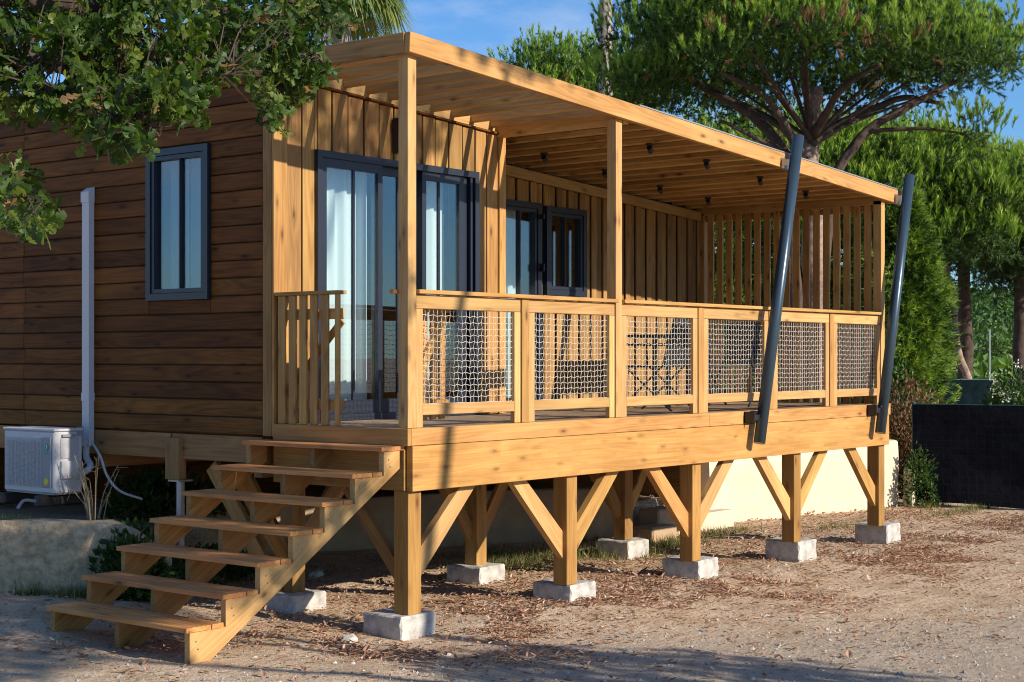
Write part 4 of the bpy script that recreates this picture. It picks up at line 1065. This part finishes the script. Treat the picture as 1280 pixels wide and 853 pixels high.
# cypress hedge trees behind the slatted screen
def cypress(label, px, d, hw, ztop_, n):
    b = at(px, 600, d); t = thing('cypress_tree', label, 'cypress', (b[0], b[1], 0), 0, 'cypress trees behind the slatted screen')
    trunk_mesh([([(b[0], b[1], -.2), (b[0], b[1], ztop_ * .8)], (.12, .04))], 'trunk', M['bark'], t)
    h = rng.uniform(.34 if px > 1100 else .02, 1, n); r_ = hw * np.power(np.clip(1 - (h - .1) ** 2 * 1.05, .05, 1), .6) * rng.uniform(.72, 1.05, n); a = rng.uniform(0, 2 * np.pi, n)
    lump = 1 + .26 * np.sin(a * 3 + h * 9 + px) + .17 * np.sin(a * 7 - h * 23)
    P = np.stack([b[0] + np.cos(a) * r_ * lump, b[1] + np.sin(a) * r_ * lump, h * ztop_], 1)
    D = np.stack([np.cos(a), np.sin(a), np.full(n, .25)], 1) + rng.normal(0, .35, (n, 3)); D /= np.linalg.norm(D, axis=1)[:, None]
    V, Fc = tufts(P, D, 9, .24 * rng.uniform(.7, 1.3, n), .022, .7, None)
    tone = np.clip(.5 + .3 * np.sin(a * 5 + h * 31) + rng.normal(0, .22, n), 0, 1)
    world_obj('crown', V, Fc, M['cypress_leaf'], t, False, np.repeat(tone, 9))
cypress('feathery cypress right of the far leaning pole', 1118, 24.5, .66, 4.5, 8500)
cypress('cypress seen between the right-hand slats of the screen', 1065, 25.5, 1.15, 4.6, 6500)
cypress('cypress seen between the middle slats of the screen', 975, 26, 1.25, 4.7, 6500)
cypress('cypress seen between the left-hand slats of the screen', 890, 26, 1.25, 4.7, 6500)

# palms
pt = thing('palm_tree', 'tall palm with a bare grey trunk rising behind the pergola', 'palm tree', tuple(at(757, 600, 33)[:2]) + (0,))
b_ = at(757, 600, 33); tp_ = at(757, -160, 33)
pts = [(b_[0], b_[1], z_) for z_ in np.linspace(-.2, tp_[2], 60)]; m_ = MB(); m_.tube(pts, .13 + .012 * (np.arange(60) % 2) - .00 + np.linspace(.03, -.01, 60), 12); m_.build('trunk', M['bark_palm'], pt, True)
def frond_crown(c, n, L_, parent, droop=.9, seed=0, wmin=0):
    VV = []; FF = []; k = 0; rr = []
    for i in range(n):
        a = 2 * np.pi * i / n + rng.uniform(-.2, .2); el = rng.uniform(-.5, .9); ln = L_ * rng.uniform(.8, 1.1)
        base = np.array(c); d = np.array([math.cos(a) * math.cos(el), math.sin(a) * math.cos(el), math.sin(el)])
        hub = base + d * ln * .45; s = np.cross(d, [0, 0, 1]); s /= np.linalg.norm(s); tone = rng.uniform(0, 1)
        nb = 17
        w0 = .012
        VV += [base - s * w0, base + s * w0, hub]; FF.append((k, k + 1, k + 2)); rr.append(.5); k += 3
        for j in range(nb):      # fan palm: blades radiate from hub
            f = (j / (nb - 1) - .5) * 2.6; dd = d * math.cos(f) + s * math.sin(f); tip = hub + dd * ln * .6 * (1 - .25 * abs(f) / 1.3); m1 = hub + dd * ln * .32; tip = tip + np.array([0, 0, -.22 * ln * droop * rng.uniform(.5, 1.2)])
            sd = np.cross(dd, np.cross(d, s)); sd /= np.linalg.norm(sd) + 1e-9; w1 = .022
            VV += [hub, m1 - sd * w1, m1 + sd * w1]; FF.append((k, k + 1, k + 2)); VV += [m1 - sd * w1, m1 + sd * w1, tip]; FF.append((k + 3, k + 4, k + 5)); k += 6; rr += [tone * .8 + .1 * rng.random()] * 2
    o = world_obj('fronds', np.array(VV), np.array(FF), M['palm_leaf'], parent, False, np.array(rr))
frond_crown((b_[0], b_[1], tp_[2]), 26, 1.6, pt)
pc = at(428, -2, 24); pt2 = thing('palm_tree', 'fan palm with yellowing fronds peeking over the roof beside the oak leaves', 'palm tree', (pc[0], pc[1], 0))
m_ = MB(); m_.tube([(pc[0], pc[1], z_) for z_ in np.linspace(-.1, pc[2], 40)], .14 + .01 * (np.arange(40) % 2), 12); m_.build('trunk', M['bark_palm'], pt2, True)
frond_crown((pc[0], pc[1], pc[2]), 60, 1.15, pt2, 1.9)

# ------------------------------------------------------------------ overhanging oak in the left foreground
oak = thing('oak_tree', 'oak branches with lobed leaves hanging into the top left corner', 'oak tree', tuple(at(-330, 700, 7.6)[:2]) + (.1,))
ob = at(-330, 700, 7.6)
Q = lambda x_, y_, d_: tuple(at(x_, y_, d_))
mains = [([Q(-330, 900, 7.6), Q(-320, 400, 7.6), Q(-280, 80, 7.7), Q(-200, -120, 7.8), Q(-100, -260, 8)], (.17, .07)),
         ([Q(-285, 90, 7.7), Q(-120, 60, 7.6), Q(20, 70, 7.6), Q(120, 95, 7.7), Q(210, 105, 7.8), Q(290, 90, 7.9)], (.055, .010)),
         ([Q(-240, -40, 7.7), Q(-60, -10, 7.9), Q(100, 10, 8.1), Q(230, 0, 8.4), Q(330, 25, 8.7), Q(350, 75, 8.8), Q(346, 110, 8.8)], (.05, .006)),
         ([Q(-290, 200, 7.6), Q(-120, 190, 7.2), Q(0, 215, 7.1), Q(45, 260, 7.0)], (.03, .006)),
         ([Q(20, 70, 7.6), Q(80, 130, 7.4), Q(150, 150, 7.3), Q(200, 170, 7.3)], (.022, .006)),
         ([Q(230, 0, 8.4), Q(300, -10, 8.6), Q(380, 5, 8.9), Q(430, 10, 9)], (.02, .005)),
         ([Q(-60, -10, 7.9), Q(60, 40, 8.3), Q(160, 50, 8.3), Q(260, 60, 8.4)], (.03, .006)),
         ([Q(330, 25, 8.7), Q(380, 60, 8.8), Q(405, 80, 8.8)], (.012, .004))]
blobs = [(40, 60, 65, 45, 7.7, 36), (120, 60, 60, 45, 7.9, 38), (200, 55, 60, 50, 8.0, 38), (275, 55, 50, 40, 8.2, 26), (150, 130, 60, 45, 7.4, 30), (95, 140, 45, 40, 7.4, 18),
         (210, 128, 42, 34, 7.4, 18), (165, 178, 34, 16, 7.4, 6), (30, 130, 45, 30, 7.6, 12), (335, 50, 42, 38, 8.7, 24), (355, 110, 26, 28, 8.8, 12), (343, 132, 20, 18, 8.8, 8), (390, 75, 30, 26, 8.8, 12),
         (250, 105, 35, 25, 7.8, 12), (35, 262, 32, 26, 7.0, 12), (20, 225, 22, 16, 7.1, 5), (395, 15, 50, 22, 8.9, 14), (-60, 60, 70, 60, 7.7, 30), (-80, 190, 60, 50, 7.3, 20), (120, 0, 130, 22, 8.2, 26), (300, 5, 70, 20, 8.5, 16),
         (-150, -60, 90, 70, 7.8, 30), (60, -60, 120, 40, 8.1, 30), (250, -70, 100, 40, 8.5, 24)]
samp = []
for pts, rad in mains:
    pts = np.array(pts)
    for a, b in zip(pts[:-1], pts[1:]):
        for t in np.linspace(0, 1, 8): samp.append(a + (b - a) * t)
samp = np.array(samp[6:]); tw = []; LP = []; LD = []; tones = []
for (bx_, by_, rx_, ry_, d_, n_) in blobs:
    for _ in range(int(n_ * 1.5)):
        a = rng.uniform(0, 2 * np.pi); q = math.sqrt(rng.random()); tip = at(bx_ + math.cos(a) * q * rx_, by_ + math.sin(a) * q * ry_, d_ + rng.normal(0, .28))
        dist = np.linalg.norm(samp - tip, axis=1); s = samp[np.argsort(dist)[rng.integers(0, 4)]]
        mid = (s + tip) / 2 + rng.normal(0, .04, 3) + np.array([0, 0, .03]); tw.append(([tuple(s), tuple(mid), tuple(tip)], (.006, .002)))
        dr_ = (tip - mid); dr_ /= np.linalg.norm(dr_) + 1e-9; tone = rng.random()
        for j in range(9):
            u = dr_ * .8 + rng.normal(0, .62, 3) + np.array([0, 0, -.12]); LP.append(tip + rng.normal(0, .022, 3) - dr_ * rng.uniform(0, .10)); LD.append(u); tones.append(np.clip(.55 * tone + .45 * rng.random(), 0, .9) if rng.random() > .03 else 1.0)
trunk_mesh(mains[:1], 'trunk', M['bark'], oak, 12); trunk_mesh(mains[1:], 'branch', M['bark'], oak, 7)
b = MB()
for pts, rad in tw: b.tube(np.array(pts), np.linspace(rad[0], rad[1], 3), 3)
b.build('twigs', M['bark'], oak)
V, Fc = cards(np.array(LP), np.array(LD), OAK_T, OAK_F, rng.uniform(.062, .105, len(LP)))
world_obj('leaves', V, Fc, M['oak_leaf'], oak, False, np.repeat(tones, len(OAK_F)))

# ------------------------------------------------------------------ unseen oaks: the near one shades stairs and ground, two added for reflections
def offscreen_oak(label, base, blobs_, n, leaf=.14, group='trees across the track'):
    t = thing('oak_tree', label, 'oak tree', (*base, 0), 0, group); Pz = []
    for (bx_, by_, bz_, rx_, ry_, rz_) in blobs_:
        k = int(n * rx_ * rz_ / sum(q[3] * q[5] for q in blobs_)); d = rand_dirs(k) * np.cbrt(rng.uniform(.15, 1, (k, 1))); Pz.append(np.array([bx_, by_, bz_]) + d * np.array([rx_, ry_, rz_]))
    P = np.concatenate(Pz); V, Fc = cards(P, rng.normal(size=P.shape), LEAF_T, LEAF_F, rng.uniform(.8, 1.3, len(P)) * leaf)
    world_obj('crown', V, Fc, M['oak_leaf'], t, False, np.repeat(rng.uniform(0, .9, len(P)), 2))
    paths = [([(base[0], base[1], -.1), (base[0] + .05, base[1], 1.2), (blobs_[0][0], blobs_[0][1], blobs_[0][2])], (.16, .07))]
    for q in blobs_[1:]: paths.append(([(base[0] + .05, base[1], 1.4), ((q[0] + base[0]) / 2, (q[1] + base[1]) / 2, q[2] * .7), q[:3]], (.08, .03)))
    trunk_mesh(paths, 'trunk', M['bark'], t, 8)
SHX = .12
def cast(x, y, z, Yc=-10.0):     # where a ray to (x,y,z) passes at Y=Yc
    k = y - Yc; return (x + SHX * k, Yc, z + .46 * k)
a1 = cast(-.5, -1.2, 0); a2 = cast(-1.1, .7, .9)
offscreen_oak('leafy oak beyond the right side of the photo, nearest the track', (.9, -10.2),
           [(a1[0] + .05, -10, 3.35, 1.25, 1.2, .85), (.05, -10, 5.85, 1.0, 1.0, .85), (-1.5, -10.1, 5.85, 1.7, 1.0, .85), (.35, -10.3, 7.15, .95, 1.0, .95), (2.4, -10, 9.25, 1.1, .7, .42)], 10000, .13)
offscreen_oak('broad unseen oak added far out for the glass to reflect', (9.5, -31),
           [(9.5, -31, 5.0, 3.6, 2.5, 2.2), (12.5, -31.5, 4.2, 3, 2.3, 1.8), (6.8, -31.5, 4.0, 2.6, 2.2, 1.6)], 9000, .4)
offscreen_oak('tall unseen oak added beside the broad one for the glass to reflect', (19, -28),
           [(19, -28, 5.4, 3.6, 2.5, 2.4), (23, -27, 4.6, 3.2, 2.3, 2.0), (15.5, -29, 4.0, 2.8, 2.2, 1.6)], 9000, .4)

# ------------------------------------------------------------------ low plants
def bush(name, label, cat, c, r, n, leaf, mat, zflat=1.0, group=None, kind=None):
    d = rand_dirs(n); d[:, 2] = np.abs(d[:, 2]); q = np.cbrt(rng.uniform(.25, 1, (n, 1))); lump = 1 + .22 * np.sin(d[:, :1] * 7 + d[:, 1:2] * 5 + d[:, 2:] * 6)
    P = np.array(c) + d * q * lump * np.array([r[0], r[1], r[2]]); D = d * .8 + rng.normal(0, .5, d.shape) + np.array([0, 0, .3])
    V, Fc = cards(P, D, LEAF_T, LEAF_F, leaf * rng.uniform(.7, 1.3, n)); tone = np.clip(.4 + .25 * np.sin(P[:, 0] * 9) + rng.normal(0, .25, n), 0, 1)
    o = world_obj(name, V, Fc, mat, None, False, np.repeat(tone, 2)); tag(o, label, cat, group, kind); return o
p = at(1140, 560, 22.6); bush('shrub', 'dry reddish brown shrub between the cream wall and the black fence', 'shrub', (p[0], p[1], 0), (.55, .55, 1.5), 4200, .075, M['dry_leaf'])
p = at(1118, 560, 23.6); bush('shrub', 'green shrub between the far leaning pole and the dry shrub', 'shrub', (p[0], p[1], 0), (.6, .6, 1.75), 4200, .08, M['bush_leaf'])
p = at(1150, 600, 21.8); bush('shrub', 'low green plant with pale leaves at the left end of the black fence', 'shrub', (p[0], p[1], -.05), (.22, .22, .75), 1200, .06, M['bush_leaf'])
fb_ = at(1268, 478, 26); b1 = bush('flower_bush', 'rounded dark green bush topped with white flowers behind the black fence', 'bush', (fb_[0], fb_[1], 0), (.62, .62, 1.55), 8000, .08, M['bush_leaf'])
ft = thing('flower_cluster', '', 'x') if False else None
d = rand_dirs(110); d[:, 2] = np.abs(d[:, 2]); d = d[d[:, 2] > .55]; P = np.array([fb_[0], fb_[1], 0]) + d * np.array([.64, .64, 1.60]) * (1 + .2 * np.sin(d[:, :1] * 7 + d[:, 1:2] * 5 + d[:, 2:] * 6)); P = np.repeat(P, 14, 0) + rng.normal(0, .035, (len(P) * 14, 3))
V, Fc = cards(P, rng.normal(size=P.shape), LEAF_T, LEAF_F, .05); fo = world_obj('flowers', V, Fc, M['flower'], b1, False, np.repeat(rng.random(len(P)), 2)); tag(fo, kind='stuff')
# dark clumps on the bank left of the stairs
for (px_, py_, d_, r_, n_, lab) in ((165, 680, 12.55, (.30, .26, .52), 2600, 'dark green leafy clump at the end of the rough retaining wall'), (205, 650, 15.0, (.55, .45, .40), 1800, 'dark green clump behind the lower stair treads, under the cabin'),
                                    (185, 700, 13.4, (.30, .28, .22), 700, 'small dark clump low behind the lowest treads'), (250, 690, 14.2, (.5, .4, .25), 900, 'dark plants seen through the middle of the stairs')):
    q = at(px_, py_, d_); bush('ground_shrub', lab, 'plant', (q[0], q[1], gz1(q[0], q[1]) - .02), r_, n_, .075, M['bush_leaf'])
def stalks(c, n, h, spread, name, label, cat, mat, w_=.006):
    b = MB()
    for _ in range(n):
        a = rng.uniform(0, 2 * np.pi); r_ = rng.uniform(0, .08); hh = h * rng.uniform(.5, 1.1); lean = rng.uniform(.1, spread)
        p0 = np.array([c[0] + math.cos(a) * r_, c[1] + math.sin(a) * r_, c[2]]); p1 = p0 + np.array([math.cos(a) * lean * .4, math.sin(a) * lean * .4, hh * .6]); p2 = p0 + np.array([math.cos(a) * lean, math.sin(a) * lean, hh])
        b.tube([p0, p1, p2], [w_, w_ * .8, w_ * .5], 4)
        for t in rng.uniform(.4, 1, 3): q = p1 + (p2 - p1) * t; b.tube([q, q + rng.normal(0, .04, 3)], [w_ * .5, w_ * .3], 3)
    o = b.build(name, mat, None); tag(o, label, cat)
q = at(118, 640, 13.1); stalks((q[0], q[1], gz1(q[0], q[1])), 16, .62, .22, 'dry_weed', 'tall dry weed stalks beside the white duct and outdoor unit', 'weed', M['dry'])

# grass tufts under the deck, by the fence and by the wall
GP = []
def patch(x0, y0, sx_, sy_, n): GP.append(np.stack([rng.normal(x0, sx_, n), rng.normal(y0, sy_, n)], 1))
for (px_, py_, sx_, sy_, n_) in ((770, 690, .28, .22, 480), (835, 675, .35, .16, 420), (905, 660, .35, .12, 160), (640, 705, .3, .2, 350), (700, 690, .3, .2, 300), (1045, 655, .3, .1, 60), (1215, 632, .7, .08, 260), (1165, 628, .2, .08, 140), (330, 720, .3, .3, 200), (230, 735, .2, .2, 200), (600, 690, .4, .2, 150), (740, 668, .3, .15, 160)):
    c = ongr(px_, py_); patch(c[0], c[1], sx_, sy_, n_)

for (px_, py_, z_, sx_, sy_, n_) in ((12, 726, .2, .12, .08, 260), (45, 738, .18, .12, .05, 80), (95, 742, .16, .10, .07, 140), (160, 735, .14, .12, .1, 120)):
    c = ongr(px_, py_, z_); patch(c[0], c[1], sx_, sy_, n_)
G2 = np.concatenate(GP); P = np.stack([G2[:, 0], G2[:, 1], gz(G2[:, 0], G2[:, 1]) - .005], 1); P = np.repeat(P, 3, 0)
D = rng.normal(0, .45, P.shape) + np.array([0, 0, 1]); D /= np.linalg.norm(D, axis=1)[:, None]
side = np.cross(D, rand_dirs(len(P))); ln = rng.uniform(.05, .15, (len(P), 1)); V = np.stack([P - side * .004, P + side * .004, P + D * ln], 1).reshape(-1, 3)
o = world_obj('grass', V, np.arange(len(V)).reshape(-1, 3), M['grass_leaf'], None, False, rng.random(len(P))); tag(o, 'short grass tufts under the deck and along the fence', kind='stuff')

# fallen leaves
n = 150000; U = np.stack([rng.uniform(-2.5, 12, n), rng.uniform(-3.4, 3.6, n)], 1)
dens = np.exp(-((U[:, 1] + .25 + .05 * U[:, 0]) / .85) ** 2) * (.06 + 1.7 * smooth(.45, .72, .6 * hash_noise(U[:, 0], U[:, 1], 1.7) + .4 * hash_noise(U[:, 0] + 9, U[:, 1], 5.3))) + .05 + .25 * np.exp(-((U[:, 1] - 1.2) / .9) ** 2)
dens *= .35 + .65 * smooth(-1.5, .5, U[:, 0])
U = U[rng.random(n) < dens]; P = np.stack([U[:, 0], U[:, 1], gz(U[:, 0], U[:, 1]) + rng.uniform(.004, .02, len(U))], 1)
yaw = rng.uniform(0, 2 * np.pi, len(P)); pit = rng.normal(0, .24, len(P)); sz = rng.uniform(.018, .07, len(P)) * np.where(rng.random(len(P)) < .12, 1.35, .9)
CURL = [(0, 0, 0), (.3, .20, .10), (.72, .17, .12), (1, 0, .10), (.72, -.17, .12), (.3, -.20, .10), (.5, 0, -.02)]
T = np.array(CURL); ca, sa = np.cos(yaw), np.sin(yaw); cp, sp2 = np.cos(pit), np.sin(pit)
lx = T[None, :, 0] * cp[:, None] - T[None, :, 2] * sp2[:, None]; lz = T[None, :, 0] * sp2[:, None] + T[None, :, 2] * cp[:, None]; ly = np.broadcast_to(T[None, :, 1], lx.shape)
V = P[:, None, :] + sz[:, None, None] * np.stack([lx * ca[:, None] - ly * sa[:, None], lx * sa[:, None] + ly * ca[:, None], np.maximum(lz, -.1)], -1)
Ft = np.array([(0, 1, 6), (1, 2, 6), (2, 3, 6), (3, 4, 6), (4, 5, 6), (5, 0, 6)])
Fc = (Ft[None] + (np.arange(len(P)) * 7)[:, None, None]).reshape(-1, 3)
o = world_obj('fallen_leaves', V.reshape(-1, 3), Fc, M['litter_leaf'], None, False, np.repeat(np.clip(rng.beta(2, 2.4, len(P)), 0, 1), 6)); tag(o, 'dry reddish leaves scattered around the footings', kind='stuff')

# pine needles and twigs litter + gravel
n = 15000; U = np.stack([rng.uniform(-4, 13, n), rng.uniform(-5.0, 2.5, n)], 1); U = U[rng.random(n) < .25 + .6 * hash_noise(U[:, 0] + 5, U[:, 1], 1.2)]
P = np.stack([U[:, 0], U[:, 1], gz(U[:, 0], U[:, 1]) + .006], 1); a = rng.uniform(0, np.pi, len(P)); ln = rng.uniform(.02, .07, len(P)); d = np.stack([np.cos(a) * ln, np.sin(a) * ln, rng.uniform(-.05, .1, len(P)) * ln], 1); s = np.stack([-np.sin(a), np.cos(a), 0 * a], 1) * .0022
V = np.stack([P - s, P + s, P + d], 1).reshape(-1, 3); o = world_obj('needle_litter', V, np.arange(len(V)).reshape(-1, 3), M['litter_leaf'], None, False, rng.random(len(P)) * .7); tag(o, 'thin dry needles and twigs strewn over the dirt', kind='stuff')
n = 26000; U = np.stack([rng.uniform(-5.5, 9, n), rng.uniform(-5.6, 3.4, n)], 1)
keep = rng.random(n) < np.clip(.16 + .9 * smooth(.0, 2.0, -U[:, 1] - .5 * U[:, 0]), 0, 1) * (.4 + .6 * hash_noise(U[:, 0], U[:, 1], 2.3)); U = U[keep]
P = np.stack([U[:, 0], U[:, 1], gz(U[:, 0], U[:, 1])], 1); sz = np.exp(rng.normal(math.log(.0085), .45, len(P)))
OC = np.array([(1, 0, 0), (0, 1, 0), (-1, 0, 0), (0, -1, 0), (0, 0, .75)], float); a = rng.uniform(0, 2 * np.pi, len(P)); st_ = rng.uniform(.6, 1.4, (len(P), 1))
V0 = OC[None] * np.stack([np.ones(len(P)), st_[:, 0], np.ones(len(P))], 1)[:, None, :] + rng.normal(0, .15, (len(P), 5, 3))
V = np.stack([V0[..., 0] * np.cos(a)[:, None] - V0[..., 1] * np.sin(a)[:, None], V0[..., 0] * np.sin(a)[:, None] + V0[..., 1] * np.cos(a)[:, None], V0[..., 2]], -1) * sz[:, None, None] + P[:, None, :]
Fc = (np.array([(0, 1, 4), (1, 2, 4), (2, 3, 4), (3, 0, 4)])[None] + (np.arange(len(P)) * 5)[:, None, None]).reshape(-1, 3)
o = world_obj('gravel', V.reshape(-1, 3), Fc, M['stone'], None, False, np.repeat(rng.random(len(P)), 4)); tag(o, 'small pale gravel stones on the track', kind='stuff')
# a few larger stones
for (px_, py_, r_, lab) in ((437, 802, .06, 'dark stone on the ground left of the corner footing'), (500, 742, .05, 'small pale stone behind the corner post'), (395, 722, .07, 'pale stone next to the rear footing')):
    c = ongr(px_, py_); import bmesh
    bm = bmesh.new(); bmesh.ops.create_icosphere(bm, subdivisions=2, radius=r_)
    for v in bm.verts: v.co = Vector((v.co.x * 1.2, v.co.y * .9, v.co.z * .6)) + Vector(rng.normal(0, r_ * .08, 3))
    me = bpy.data.meshes.new('stone'); bm.to_mesh(me); bm.free(); me.materials.append(M['concrete']); o = link('stone', me, None, Matrix.Translation((c[0], c[1], gz1(c[0], c[1]) + r_ * .3))); tag(o, lab, 'stone')

# ------------------------------------------------------------------ fences at the right
def fence(name, label, pa, pb, h, mat, nposts, tilt=0, wav=.02, zb=-.08):
    pa, pb = np.array(pa[:2]), np.array(pb[:2]); t = thing(name, label, 'fence', (*pa, 0)); u = (pb - pa) / np.linalg.norm(pb - pa); nrm = np.array([u[1], -u[0]])
    Ln = np.linalg.norm(pb - pa); n = int(Ln / .12); m = 12; V = []
    for i in range(n + 1):
        for j in range(m + 1):
            s = i / n * Ln; z_ = zb + .06 + (h - zb - .06) * j / m; o_ = wav * (math.sin(s * 2.1 + j * .5) + .6 * math.sin(s * 5.3 - j * .9) + .5 * math.sin(j * 1.1 + s)) * (1 - (j / m) ** 4) + .075
            p = pa + u * s + nrm * o_; V.append((p[0], p[1], z_ + (0 if j else .02 * math.sin(s * 3))))
    Fc = [(i * (m + 1) + j, (i + 1) * (m + 1) + j, (i + 1) * (m + 1) + j + 1, i * (m + 1) + j + 1) for i in range(n) for j in range(m)]
    world_obj('netting', np.array(V), np.array(Fc), mat, t, True)
    for k in range(nposts):
        p = pa + u * Ln * k / (nposts - 1); b = MB(); b.tube([(p[0], p[1], -.2), (p[0], p[1], h + .03)], .028, 8); b.build('fence_post', M['green_post'], t)
    b = MB(); b.tube([(*pa, h - .005), (*pb, h - .005)], .018, 6); b.build('top_rail', M['green_post'], t)
    b = MB()
    for i in range(int(Ln / .1)):
        p = pa + u * i * .1; b.tube([(p[0], p[1], zb), (p[0], p[1], h)], .0025, 3)
    for z_ in np.arange(zb + .1, h, .2): b.tube([(*pa, z_), (*pb, z_)], .0025, 3)
    b.build('wire_mesh', M['green_post'], t)
fence('netting_fence', 'black windbreak netting on a green metal fence at the right edge', at(1142, 600, 22.0), at(1440, 600, 20.6), 1.34, M['netting'], 4)
fence('netting_fence', 'dark green netted fence farther back, behind the black one', at(1120, 500, 29.5), at(1240, 500, 30.5), 1.56, M['green_net'], 4)
m_ = MB(); q = at(1137, 600, 21.9); m_.box((q[0] - .06, q[1] - .06, -.2), (q[0] + .06, q[1] + .06, .45)); o = m_.build('concrete_post', M['render'], None); tag(o, 'short white concrete post at the left end of the black fence', 'post')
wf = thing('wire_fence', 'thin wire fence with grey posts along the green field', 'fence', tuple(at(1235, 470, 40)[:2]) + (0,))
for px_ in (1170, 1237, 1270, 1310):
    q = at(px_, 470, 40); b = MB(); b.tube([(q[0], q[1], 0), (q[0], q[1], 2 + (446 - 412) / F * 40)], .02, 6); b.build('fence_post', M['zinc'], wf)
b = MB(); qa, qb = at(1140, 470, 40), at(1330, 470, 40)
for py_ in (402, 414, 427, 438): b.tube([(qa[0], qa[1], 2 + (446 - py_ - 3) / F * 40), (qb[0], qb[1], 2 + (446 - py_) / F * 40)], .006, 4)
b.build('wire', M['black'], wf)

# ------------------------------------------------------------------ field and wooded hillside
n = 26000; s = rng.uniform(-8, 34, n); dd = rng.choice(np.arange(44, 80, 2.6), n) + rng.normal(0, .3, n)
r_ = rng.uniform(.05, .50, n); base_ = CAM[None] + dd[:, None] * (FW[None] + r_[:, None] * RT[None]); P = np.stack([base_[:, 0], base_[:, 1], rng.uniform(.2, 1.75, n)], 1)
V, Fc = cards(P, rng.normal(size=P.shape) + np.array([0, 0, .5]), LEAF_T, LEAF_F, rng.uniform(.3, .5, n)); o = world_obj('vineyard', V, Fc, M['vine_leaf'], None, False, np.repeat(rng.random(n), 2)); tag(o, 'bright green rows of vines beyond the fences', kind='stuff')
def hill_z(u, d): return 14 * smooth(90, 230, d) * (.75 + .25 * np.sin(u * 9 + 1.2))
us = np.linspace(-.6, .9, 60); ds = np.linspace(85, 320, 40); UU, DD = np.meshgrid(us, ds, indexing='ij'); B = CAM[None, None] + DD[..., None] * (FW + UU[..., None] * RT); HZ = hill_z(UU, DD) - .5
I = np.arange(UU.size).reshape(UU.shape); Fh = np.stack([I[:-1, :-1], I[1:, :-1], I[1:, 1:], I[:-1, 1:]], -1).reshape(-1, 4)
M['hill'] = plain('wooded_hill_ground', (.03, .05, .02), .95, 0, .4, .1)
h_ = world_obj('hill', np.stack([B[..., 0], B[..., 1], HZ], -1).reshape(-1, 3), Fh, M['hill'], None, True); tag(h_, kind='structure')
n = 380; uu = rng.uniform(.0, .42, n); dd = rng.uniform(88, 230, n); PP = []; TT = []
for a, d_ in zip(uu, dd):
    c = CAM + d_ * (FW + a * RT); r_ = rng.uniform(2.2, 4.2); k = 380; v = rand_dirs(k); v[:, 2] = np.abs(v[:, 2]) * .8
    PP.append(np.array([c[0], c[1], hill_z(a, d_) + .8]) + v * r_ * rng.uniform(.8, 1.05, (k, 1))); TT.append(np.clip(rng.random() * .6 + rng.random(k) * .4, 0, 1))
P = np.concatenate(PP); V, Fc = cards(P, rng.normal(size=P.shape), LEAF_T, LEAF_F, rng.uniform(.35, .7, len(P))); o = world_obj('hillside_wood', V, Fc, M['needle_dark'], None, False, np.repeat(np.concatenate(TT), 2)); tag(o, 'dark wooded hillside far behind the fences', kind='stuff')
